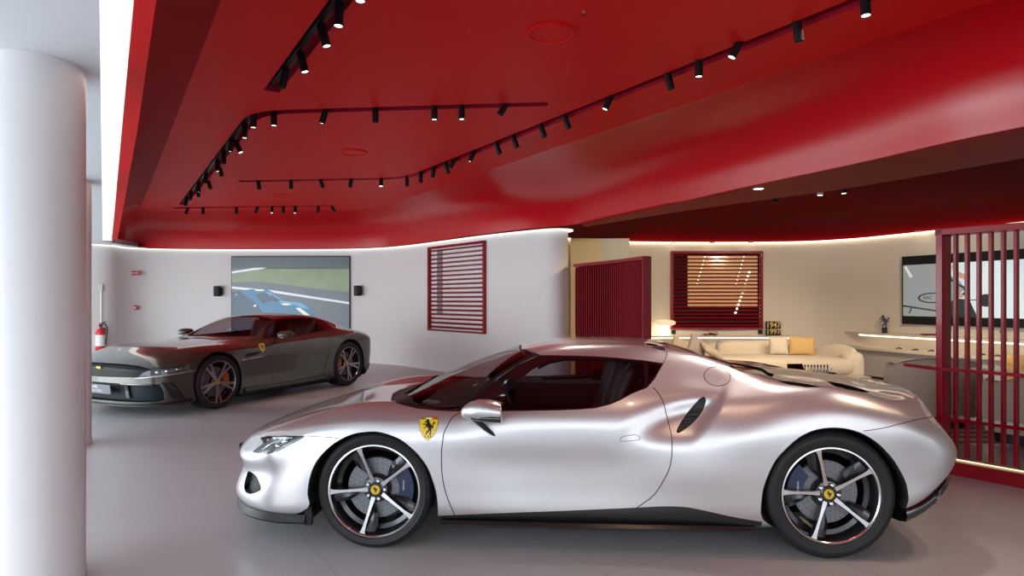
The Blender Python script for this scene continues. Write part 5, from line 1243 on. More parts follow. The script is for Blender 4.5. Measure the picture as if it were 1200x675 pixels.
col(0); p3.poly(mb, [(.005,.845),(.995,.845),(.995,.99),(.005,.99)], d+.001)
col(1); p3.poly(mb, [(.005,.68),(.25,.69),(.62,.62),(.995,.56),(.995,.855),(.28,.86),(.10,.81),(.005,.80)], d+.001)
col(3); p3.poly(mb, [(.005,.79),(.27,.845),(.30,.86),(.20,.858),(.005,.815)], d+.002)
p3.poly(mb, [(.005,.605),(.35,.555),(.995,.415),(.995,.44),(.35,.585),(.005,.63)], d+.002)
col(5); p3.poly(mb, [(.005,.01),(.005,.56),(.12,.58),(.30,.57),(.40,.40),(.55,.20),(.72,.10),(.74,.01)], d+.003)
col(4); p3.poly(mb, [(.07,.575),(.18,.60),(.30,.60),(.36,.555),(.42,.47),(.46,.455),(.60,.44),(.68,.36),(.72,.26),(.73,.17),(.60,.14),(.50,.13),(.44,.15),(.38,.13),(.30,.25),(.22,.42)], d+.004)
col(6); p3.poly(mb, [(.29,.57),(.33,.56),(.44,.455),(.60,.43),(.66,.36),(.62,.36),(.55,.40),(.42,.43),(.34,.50)], d+.005)
p3.poly(mb, [(.44,.30),(.50,.28),(.59,.17),(.57,.15),(.50,.16),(.46,.22)], d+.005)
col(5); p3.poly(mb, [(.20,.53),(.27,.555),(.33,.53),(.36,.46),(.27,.42)], d+.005)
p3.poly(mb, [(.34,.53),(.42,.46),(.38,.44),(.33,.47)], d+.006)
col(7); p3.poly(mb, [(.19,.595),(.27,.595),(.29,.575),(.22,.575)], d+.006)
p3.poly(mb, [(.42,.42),(.48,.425),(.51,.405),(.45,.40)], d+.006)
p3.poly(mb, [(.545,.365),(.58,.375),(.68,.265),(.66,.235)], d+.006)
col(8); p3.poly(mb, [(.41+.062*math.cos(a), .15+.105*math.sin(a)) for a in [2*PI*k/24 for k in range(24)]], d+.007)
col(3); p3.poly(mb, [(.28,.27),(.295,.27),(.292,.31),(.278,.30)], d+.007); p3.poly(mb, [(.185,.395),(.215,.415),(.21,.375)], d+.007); p3.poly(mb, [(.03,.53),(.05,.54),(.05,.525)], d+.007)
col(6); 
for q in range(6):
    a = q*PI/3; p3.poly(mb, [(.41,.15),(.41+.045*math.cos(a), .15+.078*math.sin(a)),(.41+.045*math.cos(a+.35), .15+.078*math.sin(a+.35))], d+.008)
mb.build('screen_picture', scr_mats, r)
# ---- wall speakers
for (px, lab) in ((257.5, 'small black wall speaker left of the large screen'), (420.5, 'small black wall speaker right of the large screen')):
    Z = wall_depth(px, WT); pc = W(px, 341.5 if px < 300 else 341, Z)
    r = empty('wall_speaker', (pc.x, Z-.02, pc.z), 0, lab, 'speaker')
    prof = [(-.075,-.12),(.075,-.12)]
    mb = MB(); mb.prism([(-.085,-.05),(-.085,-.12),(-.06,-.155),(0,-.17),(.05,-.155),(.07,-.12),(.07,-.05)], -.115, .125)
    mb.build('speaker_body', M['black'], r, bevel=.02, seg=3)
    MB().box((.06, -.025, 0), (.05, .07, .17)).build('wall_bracket', M['black'], r, bevel=.006)
    MB().prism([(-.075,-.145),(-.05,-.162),(0,-.176),(.045,-.162),(.06,-.145)], -.085, .10).build('grille', M['rubber'], r)
# ---- exit sign, call point, conduit, extinguisher
Z = wall_depth(157, WT); c = W(157, 320, Z); k = Z/FPX
r = empty('exit_sign', (c.x, Z-.03, c.z), 0, 'small red and white directional sign high on the white wall', 'sign')
MB().box((.03, 0, 0), (.27, .02, .095)).build('sign_plate', mat('sign_red', (.50,.06,.06), .5), r, bevel=.002)
MB().plate([(-.17,-.011,0),(-.11,-.011,.07),(-.05,-.011,.05),(-.05,-.011,-.05),(-.11,-.011,-.07)], (0,1,0), .01).build('arrow_plate', mat('sign_grey', (.55,.55,.55), .5), r)
MB().plate([(-.15,-.0125,0),(-.10,-.0125,.04),(-.10,-.0125,.015),(-.06,-.0125,.015),(-.06,-.0125,-.015),(-.10,-.0125,-.015),(-.10,-.0125,-.04)], (0,1,0), .001).build('arrow', mat('sign_red2', (.45,.05,.05), .5), r)
MB().box((.045, -.011, .0), (.16, .003, .035)).build('sign_band', mat('sign_text', (.62,.42,.42), .5), r)
c = W(160, 360.5, Z)
r = empty('fire_call_point', (c.x, Z-.03, c.z), 0, 'small red and white fire call point below the red sign', 'call point')
MB().box((0, 0, 0), (.10, .04, .10)).build('call_box', mat('call_red', (.45,.03,.03), .4), r, bevel=.006)
MB().box((-.012, -.022, -.003), (.055, .006, .05)).build('call_plate', M['white_wall'], r, bevel=.002)
Z = wall_depth(120, WT)
c = W(119.5, 337, Z); d_ = W(119.5, 392, Z)
r = empty('cable_conduit', (c.x, Z-.03, 0), 0, 'thin grey conduit with small box above the fire extinguisher', 'conduit')
MB().box((0, 0, c.z), (.09, .05, .14)).build('junction_box', M['greyshelf'], r, bevel=.006)
MB().box((0, .005, (c.z+d_.z)/2), (.025, .025, c.z-d_.z)).build('conduit_pipe', M['white_wall'], r, bevel=.004)
c = W(117.5, 412, Z-.15)
r = empty('fire_extinguisher', (c.x, Z-.14, 0), 0, 'red fire extinguisher with white label hanging on the far left wall', 'fire extinguisher')
zb = c.z
red_e = mat('extinguisher_red', (.60,.02,.03), .3)
MB().lathe([(.0,zb),(.085,zb),(.095,zb+.02),(.095,zb+.40),(.07,zb+.47),(.03,zb+.50),(.03,zb+.53)], 28).build('cylinder_body', red_e, r, smooth=40)
MB().lathe([(.097,zb+.12),(.097,zb+.36)], 28).build('label_band', M['white_wall'], r, smooth=40)
MB().box((0, 0, zb+.56), (.05, .05, .06)).build('valve', M['black'], r, bevel=.008)
MB().bar((-.02,0,zb+.60), (.12,-.02,zb+.64), .03, .015).build('lever', M['black'], r)
MB().tube(catmull([(.03,-.02,zb+.56),(.10,-.03,zb+.60),(.16,-.03,zb+.50),(.14,-.03,zb+.30),(.12,-.02,zb+.15)], 6), .012, 8).build('hose', M['black'], r, smooth=180)
MB().box((0, .11, zb+.45), (.05, .06, .10)).build('wall_hook', M['black'], r)
# ---- red fin partition behind the silver car ----------------------------------------
HP = 2.06
def plan_at(px, py, z): q = WH(px, py, z); return Vector((q.x, q.y, 0))
a, m_, b = plan_at(672, 309.5, HP), plan_at(716, 304.8, HP), plan_at(752, 300.3, HP)
pth = catmull([a, m_, b], 12)
r = empty('red_fin_screen', (b.x, b.y, 0), 0, 'solid-looking red lacquered screen of close vertical fins behind the silver car', 'room divider')
inv = Vector((b.x, b.y, 0))
mb = MB(); pp = offs(pth, .09)
mb.prism([((p-inv).x, (p-inv).y) for p in pth]+[((p-inv).x, (p-inv).y) for p in pp[::-1]], HP-.05, HP); mb.build('top_rail', M['red_gloss'], r)
mb = MB(); mb.prism([((p-inv).x, (p-inv).y) for p in pth]+[((p-inv).x, (p-inv).y) for p in pp[::-1]], 0, .10); mb.build('base_rail', M['red_gloss'], r)
q1 = [p for p in offs(pth, .045)]
mb = MB()
tt = 0; L = sum((q1[i+1]-q1[i]).length for i in range(len(q1)-1)); N = 34
for k in range(N):
    s_ = (k+.5)/N*(len(q1)-1); i = int(s_); f = s_-i; p = q1[i].lerp(q1[min(i+1, len(q1)-1)], f)-inv; dr = (q1[min(i+1, len(q1)-1)]-q1[i]).normalized()
    nr_ = Vector((-dr.y, dr.x, 0)); an = (dr*.62-nr_*.78).normalized(); ad = Vector((-an.y, an.x, 0))
    mb.box((p.x, p.y, HP/2), (.10, .018, HP-.12), rz=math.atan2(an.y, an.x))
mb.build('vertical_fins', M['red_fin'], r)
e_ = b-inv; de = (pth[-1]-pth[-3]).normalized(); ne = Vector((-de.y, de.x, 0))
MB().prism([((e_+de*0-ne*.0).x, (e_-ne*.0).y), ((e_+de*.035).x, (e_+de*.035).y), ((e_+de*.035+ne*.13).x, (e_+de*.035+ne*.13).y), ((e_+ne*.13).x, (e_+ne*.13).y)], 0, HP).build('end_post', M['red_gloss'], r)
mb = MB(); q0 = offs(pth, .085); q1b = offs(pth, .09)
mb.prism([((p-inv).x, (p-inv).y) for p in q0]+[((p-inv).x, (p-inv).y) for p in q1b[::-1]], .1, HP-.05); mb.build('back_sheet', M['red_dark'], r)
# ---- open red lattice divider at right ----------------------------------------
# bottom line from (1097,555) to (1200,575); top (1094,268)->(1200,262)
A_ = WH(1095, 552.5, 0); B_ = WH(1200, 573, 0); A_.z = B_.z = 0
u = (B_-A_).normalized(); n = Vector((u.y, -u.x, 0)); n = n if n.y < 0 else -n
r = empty('red_lattice_divider', A_, math.atan2(u.y, u.x), 'open red lacquered lattice divider with upright slats and shelves at right', 'room divider')
HL_ = 2.06; LEN = 2.0; DP = .17
def loc(x, y, z): return (x, y, z)             # x along, y away from the camera
MB().box((.035, DP/2, HL_/2), (.05, DP, HL_)).build('end_panel', M['red_gloss'], r, bevel=.004)
MB().box((LEN/2, .03, HL_-.03), (LEN, .06, .055)).build('top_rail', M['red_gloss'], r, bevel=.004)
MB().box((LEN/2, DP-.03, HL_-.03), (LEN, .06, .055)).build('top_rail', M['red_gloss'], r, bevel=.004)
MB().box((LEN/2, DP/2, .055), (LEN, DP, .11)).build('base_plinth', M['red_gloss'], r, bevel=.004)
MB().box((LEN/2, DP/2, .116), (LEN, .012, .008)).build('light_line', M['led_thin'], r)
k = 0; x = .115
while x < LEN:
    MB().box((x, DP-.05, (HL_+.11)/2), (.024, .055, HL_-.15)).build('upright_slat', M['red_gloss'], r, bevel=.003); x += .086
for (z, xl, nm) in ((.875, -.33, 'upper'), (.46, .03, 'lower')):
    pts = [(xl, DP*.95), (xl+.02, DP*.8), (.0, -.02), (LEN, -.02), (LEN, DP)] if xl < 0 else [(xl, 0), (LEN, 0), (LEN, DP), (xl, DP)]
    MB().prism(pts, z-.014, z+.014).build('shelf', M['red_gloss'], r, bevel=.003)
# ---- TV on the lounge wall ----------------------------------------
Zt = wall_depth(1130, RW)
t_ = Pane(1060.5, 1262, 301, 379.5, RW, .06)
r = t_.root('television', 'large television on the lounge wall behind the red lattice', 'television')
mb = MB(); t_.rect(mb, 0, 1, 0, 1, -.04, .02); mb.build('tv_housing', M['black'], r, bevel=.004)
tvm = [mat('tv_slate', (.03,.04,.05), .25), mat('tv_sky', (.62,.76,.84), .3), mat('tv_helmet', (.28,.33,.35), .3, noise=.1, nscale=2), mat('tv_highlight', (.80,.84,.85), .3), mat('tv_skin', (.50,.30,.22), .4), mat('tv_line', (.03,.035,.04), .3)]
for m in tvm:
    bb = m.node_tree.nodes['Principled BSDF']; src = bb.inputs['Base Color'].links[0].from_socket
    m.node_tree.links.new(src, bb.inputs['Emission Color']); bb.inputs['Emission Strength'].default_value = .45
mb = MB(); d = .0215
mb.cur = 1; t_.poly(mb, [(.01,.12),(.99,.12),(.99,.87),(.01,.87)], d)
mb.cur = 2; t_.poly(mb, [(.01,.12),(.01,.87),(.31,.87),(.33,.70),(.40,.60),(.42,.50),(.36,.35),(.30,.20),(.26,.12)], d+.001)
mb.cur = 3; t_.poly(mb, [(.02,.84),(.03,.86),(.08,.70),(.06,.68)], d+.002)
mb.cur = 0; t_.poly(mb, [(.26,.12),(.30,.25),(.36,.38),(.45,.36),(.50,.12)], d+.002)
mb.cur = 5; t_.poly(mb, [(.0,.26),(.28,.18),(.28,.20),(.0,.285)], d+.002)
t_.poly(mb, [(.05,.16),(.065,.24),(.075,.235),(.058,.155)], d+.002)
t_.poly(mb, [(.315,.87),(.30,.72),(.33,.62),(.36,.60),(.34,.66),(.325,.74),(.33,.87)], d+.003)
t_.poly(mb, [(.36,.60),(.43,.53),(.44,.46),(.40,.38),(.385,.40),(.42,.47),(.41,.52),(.35,.59)], d+.003)
t_.poly(mb, [(.5+.045*math.cos(a_)+.05, .35+.085*math.sin(a_)) for a_ in [2*PI*q/24 for q in range(24)]], d+.004)
t_.poly(mb, [(.44,.35),(.52,.345),(.52,.36),(.44,.36)], d+.004)
mb.cur = 4; t_.poly(mb, [(.345,.87),(.37,.76),(.41,.72),(.44,.70),(.46,.66),(.45,.62),(.42,.63),(.39,.66),(.36,.72),(.34,.80)], d+.004)
t_.poly(mb, [(.38,.45),(.42,.42),(.41,.38),(.38,.39)], d+.004)
# round badge on the helmet
for (ra, rb) in ((.10, .086),):
    o_ = [(.215+ra*math.cos(q*PI/16), .385+.075*math.sin(q*PI/16)) for q in range(33)]; i_ = [(.215+rb*math.cos(q*PI/16), .385+.058*math.sin(q*PI/16)) for q in range(33)]
    mb.cur = 5
    for q in range(32): t_.poly(mb, [o_[q], o_[q+1], i_[q+1], i_[q]], d+.003)
mb.build('tv_picture', tvm, r)
tx = text_mesh('badge_lettering', 'RAC', .085, tvm[5], r)
pc = t_.P(.185, .385, d+.004); tx.location = pc; tx.rotation_euler = (PI/2, 0, math.atan2(t_.u.y, t_.u.x))
# ---- shelves on the lounge wall ----------------------------------------
def path_between(px0, px1, path, n=14, out=0.):
    pts = []
    for k in range(n+1):
        px = px0+(px1-px0)*k/n; Z = wall_depth(px, path); pts.append(Vector(((px-600)/FPX*Z, Z, 0)))
    return offs(pts, out)
def wall_shelf(px0, px1, py, depth, th, label, name, m, ledpx=None, round_left=False):
    Zc = wall_depth((px0+px1)/2, RW)-depth
    zt = EYE-(py-YH)*Zc/FPX
    in_ = path_between(px0, px1, RW); out_ = offs(in_, -depth)
    if (out_[3].y > in_[3].y): out_ = offs(in_, depth)
    if round_left: out_[0] = in_[0]; out_[1] = in_[1].lerp(out_[1], .75); out_[2] = in_[2].lerp(out_[2], .95)
    r = empty(name, (in_[len(in_)//2].x, in_[len(in_)//2].y, 0), 0, label, 'shelf'); iv = Vector((r.location.x, r.location.y, 0))
    MB().prism([((p-iv).x, (p-iv).y) for p in in_+out_[::-1]], zt-th, zt).build('shelf_board', m, r, bevel=.004)
    if ledpx:
        a1 = [i.lerp(o, .80) for i, o in zip(in_, out_)]; a2 = [i.lerp(o, .93) for i, o in zip(in_, out_)]
        s0 = 1 if round_left else 0
        MB().prism([((p-iv).x, (p-iv).y) for p in a1[s0:]+a2[s0:][::-1]], zt-th-.022, zt-th-.001).build('light_strip', M['led'], r)
    return r, zt, in_, out_
r1, z1, in1, out1 = wall_shelf(700, 936, 393.5, .28, .035, 'long cream shelf with glowing light strip behind the sofa', 'wall_shelf', M['shelf'], True)
r2, z2, in2, out2 = wall_shelf(990, 1330, 397.5, .30, .04, 'upper curved cream shelf with light strip below the television', 'wall_shelf', M['shelf'], True, True)
r3, z3, in3, out3 = wall_shelf(988, 1330, 418, .42, .05, 'lower curved cream counter shelf holding the tiny model cars', 'wall_shelf', M['shelf'], None, True)
# grey cabinet front below the counter
iv = Vector((r3.location.x, r3.location.y, 0)); b1 = [i.lerp(o, .78) for i, o in zip(in3, out3)]
tag(MB().prism([(p.x, p.y) for p in [i.lerp(o, .04) for i, o in zip(in3, out3)]+b1[::-1]], .05, z3-.06).build('low_cabinet', M['greyshelf']), 'curved grey cabinet below the cream counter shelf', 'cabinet')
def on_shelf(px, in_, out_, f=.5):
    P = [i.lerp(o, f) for i, o in zip(in_, out_)]; Z = wall_depth(px, P); return Vector(((px-600)/FPX*Z, Z, 0))
# mushroom lamp
p = on_shelf(779, in1, out1, .72)
s_ = p.y/FPX
r = empty('table_lamp', (p.x, p.y, z1), 0, 'glowing glass mushroom lamp on the long shelf beside the red louvred window', 'lamp')
opal = mat('opal_glass_shade', (.80,.74,.60), .25, emit=(1,.80,.50), estr=.55)
MB().lathe([(.0,0),(.085,0),(.088,.01),(.088,.19),(.06,.20),(.0,.20)], 32).build('lamp_body', glow('lamp_glow', (1,.86,.62), 7.), r, smooth=40)
MB().lathe([(.03,.195),(.12,.205),(.20,.23),(.225,.265),(.20,.30),(.12,.325),(.0,.33)], 40).build('lamp_shade', opal, r, smooth=60)
MB().lathe([(.0,-.0),(.095,-.0),(.095,.012),(.0,.012)], 32).build('lamp_foot', M['chrome'], r, smooth=40)
for (px, lab) in ((789, 'small black wall socket at the lower left of the amber window'), (890.5, 'small black wall socket at the lower right of the amber window')):
    Z = wall_depth(px, RW); c = W(px, 389, Z)
    rr_ = empty('wall_socket', (c.x, Z-.02, c.z), 0, lab, 'socket')
    MB().box((0,0,0), (.085,.03,.085)).build('socket_plate', M['black'], rr_, bevel=.004); MB().box((0,-.017,0), (.04,.006,.04)).build('socket_insert', M['rubber'], rr_, bevel=.004)
p = on_shelf(832, in1, out1, .5)
r = empty('model_car', (p.x, p.y, z1), 0, 'tiny dark red model race car on the long lounge shelf', 'model car')
def mini_car(r, L, h, wd__, m1, m2):
    MB().add([(-L/2,-wd__/2,h*.25),(-L*.45,-wd__/2,h*.5),(-L*.15,-wd__/2,h*.6),(-.02*L,-wd__*.4,h),(.18*L,-wd__*.4,h),(.32*L,-wd__/2,h*.65),(L/2,-wd__/2,h*.6),(L/2,-wd__/2,h*.25)]+
             [(-L/2,wd__/2,h*.25),(-L*.45,wd__/2,h*.5),(-L*.15,wd__/2,h*.6),(-.02*L,wd__*.4,h),(.18*L,wd__*.4,h),(.32*L,wd__/2,h*.65),(L/2,wd__/2,h*.6),(L/2,wd__/2,h*.25)],
             [tuple(range(8)), tuple(range(15,7,-1))]+[(i, i+8, (i+1) % 8+8, (i+1) % 8) for i in range(8)]).build('model_body', m1, r, bevel=.004)
    for x in (-L*.30, L*.30):
        for y in (-wd__*.5, wd__*.5):
            MB().lathe([(.0,-.006),(h*.28,-.006),(h*.28,.006),(.0,.006)], 16, o=(x, y, h*.28), axis='y').build('model_wheel', m2, r)
mini_car(r, .30, .055, .12, mat('model_red', (.22,.02,.02), .3), M['black'])
MB().box((.14,0,.06), (.03,.12,.012)).build('model_wing', M['black'], r)
# sign block 1947 / 1997
p = on_shelf(906, in1, out1, .45)
r = empty('number_block', (p.x, p.y, z1), math.radians(-14), 'black square block with gold numerals 1947 and 1997 standing on the long shelf', 'ornament')
MB().box((0,0,.148), (.285,.06,.285)).build('block_body', M['black'], r, bevel=.004)
gold = mat('gold_numerals', (.62,.45,.14), .35, metal=.4)
for tx_, zz in (('1947', .215), ('1997', .08)):
    t = text_mesh('numerals', tx_, .155, gold, r, bold=.003); t.location = (0, -.032, zz); t.rotation_euler = (PI/2, 0, 0)
    w_ = max(v.co.x for v in t.data.vertices)-min(v.co.x for v in t.data.vertices); t.scale = (.255/w_, 1, 1)
# prancing horse sculpture
p = on_shelf(1036.5, in2, out2, .5)
r = empty('horse_sculpture', (p.x, p.y, z2), math.radians(-10), 'black prancing horse sculpture on a small plinth on the upper shelf', 'sculpture')
MB().box((0,0,.055), (.075,.06,.11)).build('plinth', M['rubber'], r, bevel=.003)
mb = MB(); mb.plate([((u-.5)*.19, -.012, .11+v*.23) for u, v in HORSE], (0, 1, 0), .024); mb.build('horse_figure', M['black_gloss'], r, bevel=.004)
# books / small things right of the sculpture on the upper shelf
p = on_shelf(1089, in2, out2, .5)
r = empty('book', (p.x, p.y, z2), math.radians(-15), 'thin dark red book lying on the upper shelf beside the lattice post', 'book')
MB().box((0,0,.016), (.22,.15,.03)).build('book_cover', mat('book_red', (.16,.02,.02), .5), r, bevel=.002); MB().box((.004,0,.016), (.216,.146,.022)).build('book_pages', M['white_wall'], r)
p = on_shelf(1174, in2, out2, .5)
r = empty('trophy', (p.x, p.y, z2), 0, 'small metal trophy on the upper shelf seen through the lattice', 'trophy')
MB().lathe([(.03,0),(.03,.01),(.008,.02),(.008,.06),(.02,.075)], 20).build('trophy_stem', M['chrome'], r, smooth=40)
MB().lathe([(.0,.07),(.025,.08),(.036,.105),(.025,.13),(.0,.14)], 20).build('trophy_ball', M['chrome'], r, smooth=60)
for k_, (px, lab) in enumerate(((1053, 'first'), (1072, 'second'), (1091, 'third'), (1150, 'fourth'), (1168, 'fifth'))):
    p = on_shelf(px, in3, out3, .62)
    r = empty('model_car', (p.x, p.y, z3), math.radians(-12), 'tiny dark model car on the cream counter shelf, %s from the left' % lab, 'model car', 'model cars on the counter shelf')
    mini_car(r, .11, .030, .05, M['rim_dark'], M['black'])
# downlights in the lounge wall light line
for (px, py, lab) in ((789,286,'leftmost of three small downlights over the amber window'),(834.5,285.3,'middle of three small downlights over the amber window'),(880,285,'rightmost of three small downlights over the amber window'),(1076,273,'small downlight above the horse sculpture')):
    Z = wall_depth(px, RW)-.15; c = W(px, py, Z)
    rr_ = empty('downlight', (c.x, c.y, c.z), 0, lab, 'downlight')
    MB().lathe([(.0,0),(.045,0)], 20).build('lamp_face', M['dl_face'], rr_); MB().lathe([(.045,-.001),(.055,-.001),(.055,.03),(.0,.03)], 20).build('lamp_ring', M['white_wall'], rr_)
p = WH(889, 221, ZL-.004)
rr_ = empty('downlight', (p.x, p.y, ZL-.006), 0, 'round recessed downlight in the dark red soffit', 'downlight')
MB().lathe([(.0,-.002),(.05,-.002)], 24).build('lamp_face', M['dl_face'], rr_); MB().lathe([(.05,-.003),(.062,-.003),(.062,.001)], 24).build('lamp_ring', M['white_wall'], rr_)
for (px, py, lit, lab) in ((908,233,0,'leftmost tiny ceiling spot at the soffit edge'),(961,224,1,'small white ceiling spot at the soffit edge'),(989,221.5,1,'small black ceiling spot rightmost at the soffit edge')):
    p = WH(px, py-1, 2.96)
    rr_ = empty('ceiling_spot', (p.x, p.y, 2.96), 0, lab, 'spotlight'); L = .07
    MB().lathe([(.0,0),(.04,0),(.04,-L),(.0,-L+.01)], 16).build('spot_body', M['black'] if px != 961 else M['white_wall'], rr_, smooth=40)
    MB().lathe([(.0,-L-.001),(.03,-L-.001)], 16).build('spot_lens', M['dl_face'] if lit else M['black'], rr_)
# ---- sofa ----------------------------------------
def cushion(name, loc_, rot, w, h, t, m, label, seed=0, group=None):
    bm = bmesh.new(); n = 12; rnd = random.Random(seed)
    for sgn in (1, -1):
        g = [[None]*(n+1) for _ in range(n+1)]
        for i in range(n+1):
            for j in range(n+1):
                u_ = -1+2*i/n; v_ = -1+2*j/n
                pin = 1-.07*(1-abs(u_)**2)*(abs(v_)**6)-.0
                pin2 = 1-.07*(1-abs(v_)**2)*(abs(u_)**6)
                th = t/2*((1-abs(u_)**2.6)*(1-abs(v_)**2.6))**.55
                g[i][j] = bm.verts.new((u_*w/2*pin2, sgn*(th+.004*rnd.uniform(-1,1)), v_*h/2*pin))
        for i in range(n):
            for j in range(n):
                q = (g[i][j], g[i+1][j], g[i+1][j+1], g[i][j+1]); bm.faces.new(q if sgn < 0 else q[::-1])
    bmesh.ops.remove_doubles(bm, verts=bm.verts, dist=.009)
    bmesh.ops.recalc_face_normals(bm, faces=bm.faces)
    me = bpy.data.meshes.new(name); bm.to_mesh(me); bm.free(); me.materials.append(m); me.shade_smooth()
    o = bpy.data.objects.new(name, me); COL.objects.link(o); o.location = loc_; o.rotation_euler = rot
    s = o.modifiers.new('s', 'SUBSURF'); s.levels = 1; s.render_levels = 1
    return tag(o, label, 'cushion', group)
def rbox(mb, c, d, rr):                                   # soft box via rounded superellipsoid sections
    n = 28; rows = []
    for k in range(15):
        th = -PI/2+PI*k/14; cz = math.copysign(abs(math.sin(th))**.45, math.sin(th)); cr = abs(math.cos(th))**.45
        rows.append([Vector((c[0]+d[0]/2*cr*math.copysign(abs(math.cos(a))**rr, math.cos(a)), c[1]+d[1]/2*cr*math.copysign(abs(math.sin(a))**rr, math.sin(a)), c[2]+d[2]/2*cz)) for a in [2*PI*q/n for q in range(n)]])
    return mb.grid(rows, closed_u=True)
# sofa placed by its back: depth ~11.7
Zs = 11.6
xs0 = (836-600)/FPX*Zs; xs1 = (985-600)/FPX*Zs
r = empty('curved_sofa', ((xs0+xs1)/2, Zs, 0), math.radians(-6), 'long cream boucle sofa with rolled right arm under the shelf', 'sofa')
wS = xs1-xs0
mb = MB(); rbox(mb, (-.1, -.15, .36), (wS+.3, 1.05, .30), .35); mb.build('seat', M['cream'], r, smooth=180)
mb = MB(); rbox(mb, (.0-.25, .32, .535), (wS*.66, .34, .40), .45); mb.build('backrest', M['cream'], r, smooth=180)
mb = MB(); rows_ = []
for k in range(22):
    t_0 = k/21; x = wS/2+.02-.55*t_0*1.0; y = -.35+.55*t_0
    rr0 = .20*math.sin(min(1, (t_0*1.15+.10))*PI*.86)**.5+.03
    rows_.append([Vector((wS/2-.02-.50*t_0**1.5+rr0*.55*math.cos(a), -.50+.9*t_0, .50-.08*t_0+rr0*1.05*math.sin(a))) for a in [2*PI*q/20 for q in range(20)]])
mb.grid(rows_, closed_u=True); mb.f += [list(range(20))[::-1], list(range(21*20, 22*20))]; mb.m += [0, 0]
rbox(mb, (wS/2-.02, -.28, .32), (.34, .62, .56), .5)
mb.build('arm_rest', M['cream'], r, smooth=180)
mb = MB(); rbox(mb, (-.1, -.15, .13), (wS+.1, .95, .24), .35); mb.build('sofa_base', M['cream'], r, smooth=180)
def onsofa(px, py, Z): return W(px, py, Z)
cushion('cushion', onsofa(912.5, 405, 11.55), (math.radians(-14), 0, math.radians(-4)), .34, .34, .14, M['cream'], 'pale cream square cushion on the sofa beside the mustard one', 1)
cushion('cushion', onsofa(939.5, 405.5, 11.50), (math.radians(-14), math.radians(3), math.radians(-8)), .46, .34, .15, M['mustard'], 'mustard yellow cushion on the sofa next to its right arm', 2)
cushion('cushion', onsofa(817, 407, 11.0), (math.radians(-20), math.radians(32), math.radians(25)), .40, .36, .14, M['greyfab'], 'taupe cushion leaning at the left end of the sofa', 3)
cushion('cushion', onsofa(797, 406, 11.3), (math.radians(-20), math.radians(25), math.radians(10)), .36, .30, .12, M['beige'], 'small beige cushion partly hidden behind the taupe one', 4)
cushion('cushion', onsofa(834, 412, 10.9), (math.radians(-60), math.radians(28), math.radians(20)), .42, .30, .13, M['beige'], 'beige cushion slumped flat in front of the sofa backrest', 5)
# second low sofa piece carrying the left cushions
tag_o = empty('lounge_ottoman', (2.72, 10.75, 0), 0, 'low cream ottoman at the left end of the sofa under the cushions', 'ottoman')
mb = MB(); rbox(mb, (0, 0, .27), (.9, .9, .42), .5); mb.build('ottoman_seat', M['cream'], tag_o, smooth=180)
mb = MB(); rbox(mb, (0, 0, .05), (.8, .8, .1), .5); mb.build('ottoman_base', M['black'], tag_o, smooth=180)
# ---- coffee table with black tray-like box and glass row (seen over the silver car deck)
Zc = 8.2
c = W(940, 437.5, Zc); zt_ = c.z
r = empty('display_table', (c.x, Zc, 0), 0, 'low round display table behind the silver car deck', 'table')
MB().lathe([(.0,zt_-.03),(.42,zt_-.03),(.43,zt_-.015),(.42,zt_),(.0,zt_)], 48).build('table_top', M['shelf'], r, smooth=40)
MB().lathe([(.0,0),(.20,0),(.20,.02),(.06,.06),(.06,zt_-.03),(.0,zt_-.03)], 32).build('table_pedestal', M['shelf'], r, smooth=40)
r = empty('sample_case', (c.x-.12, Zc-.02, zt_), math.radians(8), 'open black sample case with tilted lid on the display table', 'case')
MB().box((0,0,.012), (.24,.22,.024)).build('case_base', M['black'], r, bevel=.003)
MB().plate([(-.10,-.06,.03),(.12,-.06,.03),(.15,.05,.115),(-.05,.05,.115)], (0,.5,-.4), .010).build('case_lid', M['black_gloss'], r)
ivory = mat('ivory_chess_piece', (.80,.78,.74), .3); ebony = mat('dark_chess_piece', (.06,.025,.015), .3)
bd_ = empty('chess_board', (c.x+.205, Zc+.01, zt_), 0, 'dark chess board carrying two rows of pieces on the display table', 'chess board')
MB().box((0,0,.008), (.34,.20,.016)).build('board_top', M['black'], bd_, bevel=.002); MB().box((0,0,.003), (.35,.21,.006)).build('board_edge', ebony, bd_)
for jj, (yy, hh, mm, nm) in enumerate(((.06, .085, ebony, 'dark'), (-.04, .055, ivory, 'white'))):
    for i in range(8):
        x = c.x+.065+i*.040
        rr_ = empty('chess_piece', (x, Zc+.01+yy, zt_+.016), 0, '%s chess piece, %s from the left in its row on the board' % (nm, ORD[i]), 'chess piece', nm+' chess pieces on the display table')
        MB().lathe([(.0,0),(.016,0),(.016,.006),(.008,.012),(.006,hh*.6),(.010,hh*.64),(.005,hh*.68)], 14).build('piece_base', mm, rr_, smooth=40)
        MB().lathe([(.004,hh*.66),(.010,hh*.75),(.0115,hh*.85),(.008,hh*.95),(.0,hh)], 14).build('piece_head', mm, rr_, smooth=60)
# round side table edge right of the arm
c = W(1003, 441, 8.6)
r = empty('side_table', (c.x+.0, 8.6, 0), 0, 'small round cream side table just right of the sofa arm', 'table')
MB().lathe([(.0,c.z-.03),(.17,c.z-.03),(.18,c.z-.01),(.17,c.z),(.0,c.z)], 40).build('table_top', M['shelf'], r, smooth=40)
MB().lathe([(.0,0),(.12,0),(.12,.015),(.03,.03),(.03,c.z-.03)], 24).build('table_leg', M['chrome'], r, smooth=40)
